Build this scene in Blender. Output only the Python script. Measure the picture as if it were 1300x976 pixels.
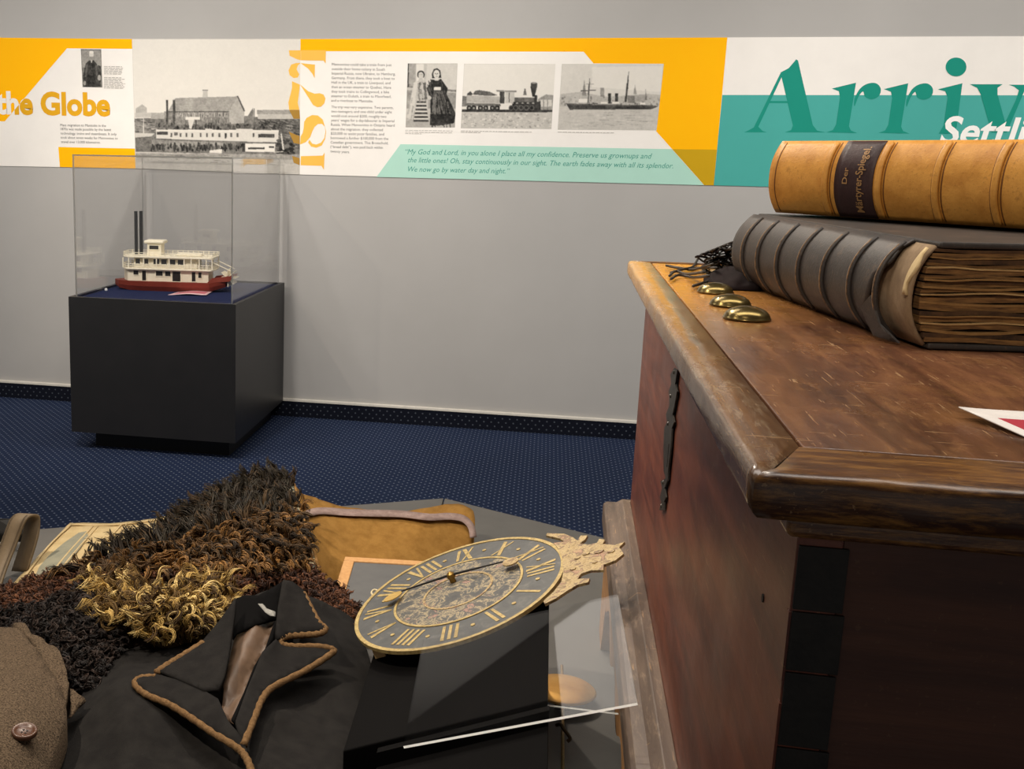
import bpy, bmesh, math, random
import numpy as np
from mathutils import Vector, Matrix, noise as mnoise
from mathutils.geometry import delaunay_2d_cdt
sc = bpy.context.scene
COL = sc.collection
for o in list(bpy.data.objects):
    bpy.data.objects.remove(o)
random.seed(7)

# ------------------------------------------------------------------ camera
# World: the mural wall is the plane Y=0, X to the right, Z up, metres.
F, CX, CY = 1389.62, 403.95, 473.21            # focal length / principal point for a 1300x976 frame
PITCH, YAW, ROLL, DIST, EYE = .1944, -.2022, .0195, 5.5124, 1.35
_f = Vector((math.cos(PITCH)*math.sin(YAW), math.cos(PITCH)*math.cos(YAW), -math.sin(PITCH)))
_r = Vector((math.cos(YAW), -math.sin(YAW), 0)); _u = _r.cross(_f)
RT = _r*math.cos(ROLL) + _u*math.sin(ROLL); UP = -_r*math.sin(ROLL) + _u*math.cos(ROLL); FW = _f
CAM = Vector((0, -DIST, EYE))
cd = bpy.data.cameras.new('camera'); cam = bpy.data.objects.new('camera', cd); COL.objects.link(cam)
cd.sensor_fit = 'HORIZONTAL'; cd.sensor_width = 36; cd.lens = F/1300*36
cd.shift_x = (650-CX)/1300; cd.shift_y = -(488-CY)/1300
cd.clip_start = .02; cd.clip_end = 60
cam.matrix_world = Matrix.Translation(CAM) @ Matrix((RT, UP, -FW)).transposed().to_4x4()
sc.camera = cam

# ------------------------------------------------------------------ world, lamps, exposure
w = bpy.data.worlds.new('world'); sc.world = w; w.use_nodes = True
w.node_tree.nodes['Background'].inputs[0].default_value = (1, .95, .89, 1)
w.node_tree.nodes['Background'].inputs[1].default_value = .2
sc.view_settings.view_transform = 'Standard'; sc.view_settings.look = 'None'
sc.view_settings.gamma = 1; sc.view_settings.use_curve_mapping = False
sc.view_settings.exposure = 0.5
def aim(o, target):
    o.rotation_euler = (Vector(target)-o.location).to_track_quat('-Z', 'Y').to_euler()
def spot(loc, target, watts, angle=70, blend=.8, size=.05, col=(1, .87, .72)):
    l = bpy.data.lights.new('track_spot_light', 'SPOT'); l.energy = watts; l.color = col
    l.spot_size = math.radians(angle); l.spot_blend = blend; l.shadow_soft_size = size
    o = bpy.data.objects.new('track_spot_light', l); COL.objects.link(o); o.location = loc; aim(o, target)
def area(loc, target, watts, sx, sy, col=(1, .93, .85)):
    l = bpy.data.lights.new('added_area_light', 'AREA'); l.energy = watts; l.color = col
    l.shape = 'RECTANGLE'; l.size = sx; l.size_y = sy
    o = bpy.data.objects.new('added_area_light', l); COL.objects.link(o); o.location = loc; aim(o, target)
CEIL = 2.72
for sx, pw in ((-3.6, 84), (-1.9, 88), (-.2, 88), (1.5, 88), (3.0, 84)):   # wall-washing track
    spot((sx, -1.35, CEIL), (sx+.15, 0, 1.9), pw*.58, 100, 1.0, .06, (1, .95, .89))
    spot((sx+.4, -3.1, CEIL), (sx+.5, 0, .55), pw*1.12, 72, .9, .06, (1, .95, .89))
spot((-1.45, -1.05, CEIL), (-1.66, -.45, .6), 20, 58, .6, .018, (1, .93, .85))   # case, steep from above
spot((-2.6, -3.2, CEIL), (-1.7, -.5, .9), 55, 45, .6, .03)         # case, from the left
spot((-1.5, -4.6, CEIL), (-.4, -3.6, .55), 118, 52, .7, .03)       # garments
spot((-.9, -2.9, CEIL), (-.1, -3.9, .6), 62, 45, .7, .03)          # clock
spot((-.6, -2.3, CEIL), (.35, -4.1, 1.2), 55, 42, .7, .03)         # chest top from the wall side
spot((-.5, -6.4, CEIL), (.45, -4.2, 1.32), 62, 26, .8, .04)          # chest, from behind the viewer
area((.3, -4.2, CEIL), (.3, -4.2, 0), 24, 2.4, .6)  # unseen fill light added above the chest and platform
area((-1.2, -2.7, CEIL), (-1.2, -2.2, 0), 26, 2.4, .6)  # unseen fill light added over the floor, towards the wall
area((-1.1, -.70, CEIL+.02), (-1.1, -.70, 0), 2.2, .62, 1.2)           # unseen panel added to give the acrylic sheet a bright reflection

# ------------------------------------------------------------------ helpers
def ray(px, py): return FW + RT*((px-CX)/F) - UP*((py-CY)/F)
def at_z(px, py, z):
    D = ray(px, py); return CAM + D*((z-EYE)/D.z)
def at_y(px, py, y):
    D = ray(px, py); return CAM + D*((y+DIST)/D.y)
def on_plane(px, py, P, n):
    D = ray(px, py); return CAM + D*((P-CAM).dot(n)/D.dot(n))
def lin(c):
    c = c/255.; return c/12.92 if c <= .04045 else ((c+.055)/1.055)**2.4
def rgb(*c):
    if len(c) == 1: c = c[0]
    if isinstance(c, (int, float)): c = (c, c, c)
    return (lin(c[0]), lin(c[1]), lin(c[2]), 1)
MATS = {}
class NT:
    """tiny node-tree writer"""
    def __init__(s, name):
        s.m = bpy.data.materials.new(name); s.m.use_nodes = True; s.t = s.m.node_tree
        s.b = s.t.nodes['Principled BSDF']; s.o = s.t.nodes['Material Output']
    def n(s, typ, **kw):
        nd = s.t.nodes.new('ShaderNode'+typ)
        for k, v in kw.items():
            if k in nd.inputs.keys(): nd.inputs[k].default_value = v
            else: setattr(nd, k, v)
        return nd
    def l(s, a, b): s.t.links.new(a, b)
    def coord(s, scale=(1, 1, 1), kind='Object', rot=(0, 0, 0)):
        tc = s.n('TexCoord'); mp = s.n('Mapping'); mp.inputs['Scale'].default_value = scale; mp.inputs['Rotation'].default_value = rot
        s.l(tc.outputs[kind], mp.inputs['Vector']); return mp.outputs['Vector']
    def noise(s, vec, scale=5, detail=4, rough=.6, dist=0):
        nd = s.n('TexNoise'); nd.inputs['Scale'].default_value = scale; nd.inputs['Detail'].default_value = detail
        nd.inputs['Roughness'].default_value = rough; nd.inputs['Distortion'].default_value = dist
        s.l(vec, nd.inputs['Vector']); return nd.outputs['Fac']
    def ramp(s, fac, stops):
        nd = s.n('ValToRGB'); cr = nd.color_ramp
        while len(cr.elements) < len(stops): cr.elements.new(.5)
        for e, (p, c) in zip(cr.elements, stops): e.position = p; e.color = c
        s.l(fac, nd.inputs['Fac']); return nd.outputs['Color']
    def mix(s, fac, a, b, typ='MIX'):
        nd = s.n('MixRGB', blend_type=typ)
        for v, i in ((fac, 0), (a, 1), (b, 2)):
            if hasattr(v, 'links'): s.l(v, nd.inputs[i])
            else: nd.inputs[i].default_value = v
        return nd.outputs[0]
    def math(s, op, a, b=None, clamp=False):
        nd = s.n('Math', operation=op); nd.use_clamp = clamp
        for v, i in ((a, 0), (b, 1)):
            if v is None: continue
            if hasattr(v, 'links'): s.l(v, nd.inputs[i])
            else: nd.inputs[i].default_value = v
        return nd.outputs[0]
    def bump(s, h, strength=.3, dist=.002):
        nd = s.n('Bump'); nd.inputs['Strength'].default_value = strength; nd.inputs['Distance'].default_value = dist
        s.l(h, nd.inputs['Height']); s.l(nd.outputs['Normal'], s.b.inputs['Normal'])
    def base(s, c):
        if hasattr(c, 'links'): s.l(c, s.b.inputs['Base Color'])
        else: s.b.inputs['Base Color'].default_value = c
    def rough(s, r, spec=.5, metal=0):
        if hasattr(r, 'links'): s.l(r, s.b.inputs['Roughness'])
        else: s.b.inputs['Roughness'].default_value = r
        s.b.inputs['Specular IOR Level'].default_value = spec; s.b.inputs['Metallic'].default_value = metal
def M(name, c1, c2=None, scale=30, rough=.7, spec=.4, metal=0, bump=0, bscale=200, stretch=(1, 1, 1), bdist=.002):
    """general procedural material: two tones mixed by noise, fine relief"""
    if name in MATS: return MATS[name]
    t = NT(name); v = t.coord(stretch)
    if c2 is None: c2 = tuple(min(255, x*1.06) for x in (c1 if not isinstance(c1, (int, float)) else (c1,)*3))
    f = t.noise(v, scale, 5, .65)
    t.base(t.ramp(f, [(.3, rgb(c1)), (.7, rgb(c2))])); t.rough(rough, spec, metal)
    if bump: t.bump(t.noise(v, bscale, 3, .6), bump, bdist)
    MATS[name] = t.m; return t.m
def tag(o, label=None, cat=None, group=None, kind=None):
    if label: o['label'] = label
    if cat: o['category'] = cat
    if group: o['group'] = group
    if kind: o['kind'] = kind
    return o
def thing(name, label, cat, loc=(0, 0, 0), rz=0, group=None):
    o = bpy.data.objects.new(name, None); COL.objects.link(o); o.location = loc; o.rotation_euler = (0, 0, rz)
    o.empty_display_size = .05
    return tag(o, label, cat, group)
def mesh(name, vs, fs, mats, parent=None, smooth=False, mi=None, bevel=0, segs=2, solid=0, subsurf=0, world=True):
    """one mesh object. Coordinates are the parent's own frame."""
    me = bpy.data.meshes.new(name); me.from_pydata([tuple(v) for v in vs], [], fs); me.update()
    if not isinstance(mats, (list, tuple)): mats = [mats]
    for m in mats: me.materials.append(m)
    if mi: me.polygons.foreach_set('material_index', mi)
    if smooth: me.polygons.foreach_set('use_smooth', [True]*len(me.polygons))
    o = bpy.data.objects.new(name, me); COL.objects.link(o)
    if parent:
        o.parent = parent
        if world: o.matrix_parent_inverse = parent.matrix_basis.inverted()
    if solid:
        md = o.modifiers.new('solid', 'SOLIDIFY'); md.thickness = abs(solid); md.offset = -1 if solid > 0 else 1
    if bevel:
        md = o.modifiers.new('bevel', 'BEVEL'); md.width = bevel; md.segments = segs; md.limit_method = 'ANGLE'; md.angle_limit = .6
    if subsurf:
        md = o.modifiers.new('sub', 'SUBSURF'); md.levels = subsurf; md.render_levels = subsurf
    return o
class MB:
    def __init__(s): s.v = []; s.f = []; s.m = []
    def add(s, vs, fs, mi=0):
        k = len(s.v); s.v += [Vector(v) for v in vs]; s.f += [tuple(i+k for i in f) for f in fs]; s.m += [mi]*len(fs); return s
    def box(s, x0, x1, y0, y1, z0, z1, mi=0):
        return s.add([(x0, y0, z0), (x1, y0, z0), (x1, y1, z0), (x0, y1, z0), (x0, y0, z1), (x1, y0, z1), (x1, y1, z1), (x0, y1, z1)],
                     [(3, 2, 1, 0), (4, 5, 6, 7), (0, 1, 5, 4), (1, 2, 6, 5), (2, 3, 7, 6), (3, 0, 4, 7)], mi)
    def tube(s, pts, r, n=8, mi=0, cap=True, closed=False):
        pts = [Vector(p) for p in pts]; N = len(pts); vs = []; fs = []
        rs = r if isinstance(r, (list, tuple)) else [r]*N
        prev = None
        for i, p in enumerate(pts):
            a = pts[(i-1) % N] if (closed or i) else p; b = pts[(i+1) % N] if (closed or i < N-1) else p
            d = (b-a).normalized()
            if prev is None:
                e = Vector((0, 0, 1)) if abs(d.z) < .9 else Vector((1, 0, 0)); e = (e-d*e.dot(d)).normalized()
            else: e = (prev-d*prev.dot(d)).normalized()
            prev = e; g = d.cross(e)
            for k in range(n):
                t = 2*math.pi*k/n; vs.append(p+(e*math.cos(t)+g*math.sin(t))*rs[i])
        for i in range(N if closed else N-1):
            for k in range(n):
                a = i*n+k; b = i*n+(k+1) % n; j = (i+1) % N; fs.append((a, b, j*n+(k+1) % n, j*n+k))
        if cap and not closed:
            fs.append(tuple(range(n-1, -1, -1))); fs.append(tuple((N-1)*n+k for k in range(n)))
        return s.add(vs, fs, mi)
    def prism(s, poly, ax, d, mi=0):
        """poly: 3-D points of a planar outline, pushed along d"""
        n = len(poly); poly = [Vector(p) for p in poly]; d = Vector(d)
        return s.add(poly+[p+d for p in poly], [tuple(range(n-1, -1, -1)), tuple(range(n, 2*n))]+[(i, (i+1) % n, n+(i+1) % n, n+i) for i in range(n)], mi)
    def build(s, name, mats, parent=None, **kw): return mesh(name, s.v, s.f, mats, parent, mi=s.m, **kw)
def smooth_path(pts, n=6, closed=False):
    P = [Vector(p) for p in pts]; out = []; N = len(P)
    for i in range(N if closed else N-1):
        p0 = P[(i-1) % N] if (closed or i) else P[0]; p1 = P[i]; p2 = P[(i+1) % N]; p3 = P[(i+2) % N] if (closed or i < N-2) else P[-1]
        for k in range(n):
            t = k/n; out.append(.5*((2*p1)+(p2-p0)*t+(2*p0-5*p1+4*p2-p3)*t*t+(3*p1-p0-3*p2+p3)*t**3))
    if not closed: out.append(P[-1])
    return out
def tri2d(poly, step=None, seed=1):
    """triangulate a 2-D outline, optionally with an inner grid -> points, faces, number of outline points"""
    pts = [Vector((p[0], p[1])) for p in poly]
    if step:
        dense = []
        for i, p in enumerate(pts):
            q_ = pts[(i+1) % len(pts)]; k = max(1, int((q_-p).length/step))
            dense += [p+(q_-p)*j/k for j in range(k)]
        pts = dense
    nb = len(pts); edges = [(i, (i+1) % nb) for i in range(nb)]
    if step:
        def inside(x, y):
            c = False
            for i in range(nb):
                a = pts[i]; b = pts[i-1]
                if (a.y > y) != (b.y > y) and x < (b.x-a.x)*(y-a.y)/(b.y-a.y)+a.x: c = not c
            return c
        def near(x, y):
            return min((p.x-x)**2+(p.y-y)**2 for p in pts) < (.55*step)**2
        xs = [p.x for p in pts]; ys = [p.y for p in pts]; r = random.Random(seed)
        y = min(ys)+step/2; row = 0
        while y < max(ys):
            x = min(xs)+step*(.25+.5*(row % 2))
            while x < max(xs):
                if inside(x, y) and not near(x, y): pts.append(Vector((x+r.uniform(-.12, .12)*step, y+r.uniform(-.12, .12)*step)))
                x += step
            y += step*.87; row += 1
    v, e, f, *_ = delaunay_2d_cdt(pts, edges, [], 1, 1e-5)
    return v, [tuple(x) for x in f], nb
# ------------------------------------------------------------------ the room
def wall_mat():
    t = NT('grey_wall_paint'); v = t.coord()
    f = t.noise(v, 3, 4, .6); t.base(t.ramp(f, [(.3, rgb(171, 168, 164)), (.7, rgb(175, 172, 168))]))
    t.rough(.75, .3); t.bump(t.noise(v, 400, 3), .08, .001); return t.m
mb = MB().box(-6, 4.5, 0, .12, 0, CEIL+.08)
tag(mb.build('wall_back', wall_mat()), kind='structure')
def carpet_mat(name, dark, axis, dots=.62):
    t = NT(name); v = t.coord(); sep = t.n('SeparateXYZ'); t.l(v, sep.inputs[0])
    x = sep.outputs[0]; y = sep.outputs[axis]
    def cell(ox, oy, sx, sy):
        a = t.math('SUBTRACT', t.math('FRACT', t.math('ADD', t.math('DIVIDE', x, sx), ox)), .5)
        b = t.math('SUBTRACT', t.math('FRACT', t.math('ADD', t.math('DIVIDE', y, sy), oy)), .5)
        a = t.math('MULTIPLY', a, sx); b = t.math('MULTIPLY', b, sy)
        d = t.math('SQRT', t.math('ADD', t.math('MULTIPLY', a, a), t.math('MULTIPLY', b, b)))
        return t.math('LESS_THAN', d, .0039)
    sy = .042
    m = t.math('MAXIMUM', cell(0, 0, .037, sy), cell(.5, .5, .037, sy))
    nz = t.noise(v, 260, 3, .6); big = t.noise(v, 2.5, 3, .5)
    c = t.mix(big, rgb(*[d*.92 for d in dark]), rgb(*[d*1.08 for d in dark]))
    c = t.mix(t.math('MULTIPLY', nz, .5), c, rgb(*[d*.6 for d in dark]))
    c = t.mix(t.math('MULTIPLY', m, dots), c, rgb(150, 158, 172))
    t.base(c); t.rough(.95, .1); t.bump(nz, .5, .003); return t.m
FLOORM = carpet_mat('navy_dotted_carpet', (38, 50, 78), 1)
mb = MB().box(-6, 4.5, -8.5, 0, -.05, 0)
tag(mb.build('floor', FLOORM), kind='structure')
mb = MB().box(-6, 4.5, -.012, 0, 0, .082)
tag(mb.build('baseboard_back', carpet_mat('carpet_skirting', (20, 23, 34), 2, .22), bevel=.002), kind='structure')
mb = MB().box(-6, 4.5, -.016, 0, .0825, .098)
tag(mb.build('trim_1', M('trim_white', (214, 208, 196), rough=.5), bevel=.003), kind='structure')

tag(MB().box(-6, 4.5, -8.5, 0, CEIL+.03, CEIL+.08).build('ceiling', M('ceiling_dark', (74, 73, 72), (80, 79, 78), 4, .9)), kind='structure')

# ------------------------------------------------------------------ mural panels on the wall
OFF0 = .004
def Wp(px, py, off): return at_y(px, py, -off)
INK = {}
def ink(c):
    if isinstance(c, (int, float)) and c > 170: c = min(242, c+(c-170)*.15)
    c = tuple(c) if not isinstance(c, (int, float)) else (c*1.0, c*.975, c*.93)
    k = tuple(int(x) for x in c)
    if k not in INK:
        grey = False
        INK[k] = M('print_%d_%d_%d' % k, tuple(x*(.86 if grey else 1) for x in k), tuple(min(255, x*(1.14 if grey else 1.02)) for x in k), 75 if grey else 8, .7, .12)
    return INK[k]
def flats(name, parent, layers, off, step=.00015, label=None):
    """flat print: layers of (colour, outline in photo pixels) stacked like ink on the board"""
    vs, fs, mi, mats = [], [], [], []
    for i, (c, poly) in enumerate(layers):
        m = ink(c)
        if m not in mats: mats.append(m)
        v, f, nb = tri2d(poly); k = len(vs)
        vs += [Wp(p.x, p.y, off+step*(i if len(layers) < 40 else min(i, 6)+max(0, i-6)*.03)) for p in v]
        fs += [tuple(j+k for j in t) for t in f]; mi += [mats.index(m)]*len(f)
    o = mesh(name, vs, fs, mats, parent, mi=mi)
    if label: o['label'] = label
    return o
def picture(parent, layers, domain, nx, ny, off, label=None, seed=1, soft=1):
    """a halftone photograph printed on the board: the layers are rasterised, softened, given grain
    and stored as one colour per point of a fine sheet"""
    A, B, C_, D = [Vector(p) for p in domain]; U, V_ = np.meshgrid(np.linspace(0, 1, nx), np.linspace(0, 1, ny))
    X = (A.x*(1-U)+B.x*U)*(1-V_)+(D.x*(1-U)+C_.x*U)*V_; Y = (A.y*(1-U)+B.y*U)*(1-V_)+(D.y*(1-U)+C_.y*U)*V_
    I = np.full(X.shape, 200.)
    for g, poly in layers:
        xs = [p[0] for p in poly]; ys = [p[1] for p in poly]
        m = (X >= min(xs)) & (X <= max(xs)) & (Y >= min(ys)) & (Y <= max(ys))
        if not m.any(): continue
        x, y = X[m], Y[m]; c = np.zeros(x.shape, bool)
        for i in range(len(poly)):
            (ax, ay), (bx_, by_) = poly[i], poly[i-1]
            if ay == by_: continue
            c ^= ((ay > y) != (by_ > y)) & (x < (bx_-ax)*(y-ay)/(by_-ay)+ax)
        t = I[m]; t[c] = g; I[m] = t
    rg = np.random.default_rng(seed)
    def blur(a):
        p = np.pad(a, 1, mode='edge'); return (p[1:-1, 1:-1]*4+2*(p[:-2, 1:-1]+p[2:, 1:-1]+p[1:-1, :-2]+p[1:-1, 2:])+p[:-2, :-2]+p[2:, 2:]+p[:-2, 2:]+p[2:, :-2])/16
    def cloud(n):
        s = rg.normal(0, 1, (max(2, ny//n+2), max(2, nx//n+2))); yy = np.linspace(0, s.shape[0]-1.01, ny); xx = np.linspace(0, s.shape[1]-1.01, nx)
        y0 = yy.astype(int)[:, None]; x0 = xx.astype(int)[None]; fy = (yy-yy.astype(int))[:, None]; fx = (xx-xx.astype(int))[None]
        return s[y0, x0]*(1-fy)*(1-fx)+s[y0+1, x0]*fy*(1-fx)+s[y0, x0+1]*(1-fy)*fx+s[y0+1, x0+1]*fy*fx
    I = I+np.maximum(0, I-190)*-.10; w_ = np.clip((225-I)/90, .10, 1)
    I = I+w_*(cloud(3)*9+cloud(7)*8+cloud(18)*6)
    for _ in range(soft): I = blur(I)
    I = np.clip(I+w_*blur(rg.normal(0, 9, I.shape)), 28, 240)
    vs = [Wp(x, y, off) for x, y in zip(X.ravel(), Y.ravel())]
    fs = [(j*nx+i, j*nx+i+1, (j+1)*nx+i+1, (j+1)*nx+i) for j in range(ny-1) for i in range(nx-1)]
    if 'photo_print' not in MATS:
        t = NT('photo_print'); at = t.n('Attribute', attribute_name='tone'); t.l(at.outputs['Color'], t.b.inputs['Base Color']); t.rough(.7, .12); MATS['photo_print'] = t.m
    o = mesh('photograph', vs, fs, MATS['photo_print'], parent)
    l_ = lambda a: np.where(a/255 <= .04045, a/255/12.92, ((a/255+.055)/1.055)**2.4)
    col = np.stack([l_(I), l_(I*.975), l_(I*.93), np.ones_like(I)], -1).reshape(-1, 4)
    at_ = o.data.color_attributes.new('tone', 'FLOAT_COLOR', 'POINT'); at_.data.foreach_set('color', col.ravel().astype(np.float32))
    if label: o['label'] = label
    return o
def strokes(poly, n, tones, dx=0, dy=1, length=30, width=3):
    """short tonal strokes kept inside an outline (folds, planking, hatching)"""
    xs = [p[0] for p in poly]; ys = [p[1] for p in poly]; L = []
    while len(L) < n:
        x, y = rnd.uniform(min(xs), max(xs)), rnd.uniform(min(ys), max(ys)); c = False
        for i in range(len(poly)):
            a, b = poly[i], poly[i-1]
            if (a[1] > y) != (b[1] > y) and x < (b[0]-a[0])*(y-a[1])/(b[1]-a[1])+a[0]: c = not c
        if c:
            l = length*rnd.uniform(.4, 1)/2; w = width*rnd.uniform(.5, 1)/2
            L.append((rnd.choice(tones), [(x-dx*l-dy*w, y-dy*l-dx*w), (x-dx*l+dy*w, y-dy*l+dx*w), (x+dx*l+dy*w, y+dy*l+dx*w), (x+dx*l-dy*w, y+dy*l-dx*w)]))
    return L
def glyph_mesh(s, bold=0, shear=0, res=3, spacing=1):
    c = bpy.data.curves.new('glyphs', 'FONT'); c.body = s; c.size = 1; c.shear = shear; c.offset = bold; c.resolution_u = res
    c.space_character = spacing
    o = bpy.data.objects.new('glyphs', c); COL.objects.link(o)
    me = bpy.data.meshes.new_from_object(o); bpy.data.objects.remove(o)
    vs = [v.co.copy() for v in me.vertices]; fs = [tuple(p.vertices) for p in me.polygons]; bpy.data.meshes.remove(me)
    return vs, fs
def lettering(name, parent, lines, col, off, bold=0, shear=0, ys=1.0, res=2, label=None):
    """lines: (text, x0, y0, x1, y1) baseline ends in photo pixels on the wall"""
    V, Fc = [], []
    for s, x0, y0, x1, y1 in lines:
        vs, fs = glyph_mesh(s, bold, shear, res)
        a = Wp(x0, y0, off); b = Wp(x1, y1, off); lo = min(v.x for v in vs); hi = max(v.x for v in vs)
        sc_ = (b-a).length/(hi-lo); d = (b-a).normalized(); k = len(V)
        V += [a+d*((v.x-lo)*sc_)+Vector((0, 0, 1))*(v.y*sc_*ys) for v in vs]; Fc += [tuple(i+k for i in f) for f in fs]
    o = mesh(name, V, Fc, ink(col), parent)
    if label: o['label'] = label
    return o
def board(parent, poly, col=(240, 236, 228)):
    pts = [Wp(x, y, OFF0) for x, y in poly]
    mb = MB().prism(pts, None, (0, OFF0-.0005, 0)); return mb.build('board', ink(col), parent)
ORANGE = (255, 182, 0); GOLD = (222, 164, 30); TEAL = (74, 165, 156); DTEAL = (28, 140, 122); PALE = (172, 213, 197); WHITE = (236, 231, 224)
rnd = random.Random(3)
def rect(x0, y0, x1, y1): return [(x0, y0), (x1, y0), (x1, y1), (x0, y1)]
def zoomed(ox, oy, z):
    return lambda pts: [(ox+x/z, oy+y/z) for x, y in pts]
def blob(x, y, rx, ry, n=7, j=.25):
    return [(x+rx*math.cos(2*math.pi*k/n)*rnd.uniform(1-j, 1+j), y+ry*math.sin(2*math.pi*k/n)*rnd.uniform(1-j, 1+j)) for k in range(n)]
def ell(x, y, rx, ry, n=20): return [(x+rx*math.cos(2*math.pi*k/n), y+ry*math.sin(2*math.pi*k/n)) for k in range(n)]
def tiny_lines(rows, g=150):
    """caption lines too small to read: thin broken grey strips"""
    L = []
    for x0, y0, x1, y1 in rows:
        x = x0
        while x < x1-1:
            w_ = min(rnd.uniform(2.2, 6), x1-x); t = (x-x0)/(x1-x0); y = y0+(y1-y0)*t
            L.append((g, rect(x, y, x+w_, y+.62))); x += w_+.9
    return L

# -- panel 1: orange and white, "the Globe"
pa = thing('wall_panel', 'orange and white mural panel with gold lettering the Globe, leftmost on the wall', 'wall panel', Wp(60, 212, 0))
board(pa, [(-120, 46.5), (167.5, 49.5), (172, 213.8), (-120, 208.5)], WHITE)
flats('colour_block', pa, [(ORANGE, [(-120, 46.5), (167.5, 49.5), (167.8, 62), (85, 61.3), (6, 154), (-120, 151.5)])], OFF0+.0004, label='orange block with slanted corner')
flats('colour_block', pa, [(ORANGE, [(74, 186.6), (171.2, 188.6), (172, 213.8), (76, 212)])], OFF0+.0004, label='small orange bar')
Z = zoomed(0, 40, 5.4222)
def portrait():
    L = [(120, Z([(556, 120), (697, 122), (705, 385), (568, 383)]))]
    L += [(150, Z([(562, 130), (690, 130), (694, 250), (566, 250)])), (62, Z([(590, 220), (612, 200), (645, 198), (668, 225), (690, 300), (695, 380), (575, 380), (572, 300)])),
          (45, Z([(600, 300), (655, 300), (650, 380), (605, 380)])), (210, Z(ell(629, 158, 16, 24))), (225, Z(ell(629, 142, 15, 10))), (150, Z([(616, 172), (642, 172), (636, 192), (622, 192)])),
          (180, Z([(624, 196), (636, 196), (634, 215), (626, 215)])), (90, Z([(590, 230), (605, 225), (600, 300), (585, 320)])), (88, Z([(655, 230), (668, 235), (676, 300), (662, 310)])),
          (150, Z(ell(583, 355, 9, 16))), (60, Z([(676, 230), (694, 240), (697, 330), (680, 330)])), (160, Z(ell(683, 318, 12, 20)))]
    return L
picture(pa, portrait(), [(102.6, 62.1), (128.6, 62.5), (130, 111), (104.7, 110.6)], 70, 120, OFF0+.0008, label='sepia portrait photograph of a standing bearded man in a coat')
vs, fs = glyph_mesh('the Globe', .038, 0, 4)
def split_title():
    off = OFF0+.0012; a = Wp(-5, 143.6, off); b = Wp(140, 146.4, off); lo = min(v.x for v in vs); hi = max(v.x for v in vs)
    s_ = (b-a).length/(hi-lo); d = (b-a).normalized()
    V = [a+d*((v.x-lo)*s_)+Vector((0, 0, 1))*(v.y*s_*1.02) for v in vs]
    p0 = Wp(85, 61.3, off); p1 = Wp(6, 154, off); nrm = Vector((p1.z-p0.z, 0, -(p1.x-p0.x))).normalized()
    if nrm.x > 0: nrm = -nrm
    for keep_left, col, lab in ((True, WHITE, 'white start of the title over the orange'), (False, GOLD, 'bold gold title letters')):
        bm = bmesh.new(); bv = [bm.verts.new(v) for v in V]
        for f in fs:
            try: bm.faces.new([bv[i] for i in f])
            except ValueError: pass
        bmesh.ops.bisect_plane(bm, geom=bm.verts[:]+bm.edges[:]+bm.faces[:], plane_co=p0, plane_no=nrm, clear_inner=keep_left, clear_outer=not keep_left)
        me = bpy.data.meshes.new('lettering'); bm.to_mesh(me); bm.free(); me.materials.append(ink(col))
        o = bpy.data.objects.new('lettering', me); COL.objects.link(o); o.parent = pa; o.matrix_parent_inverse = pa.matrix_basis.inverted(); o['label'] = lab
split_title()
lettering('text_block', pa, [('Mass migration to Manitoba in the', 76.5, 160.2, 134.5, 161), ('1870s was made possible by the latest', 77, 165.2, 141, 166.2), ('technology: trains and steamboats. It only', 77, 170.6, 148, 171.8),
          ('took about seven weeks for Mennonites to', 77, 175.9, 149.5, 177.1), ('travel over 13,000 kilometres.', 77.5, 181.4, 127.5, 182.2)], (92, 90, 88), OFF0+.0012, 0)
flats('caption', pa, tiny_lines([(132, 84+i*1.9, 132+rnd.uniform(22, 26), 84.4+i*1.9) for i in range(6)]+[(132, 98+i*1.9, 132+rnd.uniform(22, 27), 98.5+i*1.9) for i in range(8)]), OFF0+.0012)

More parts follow.
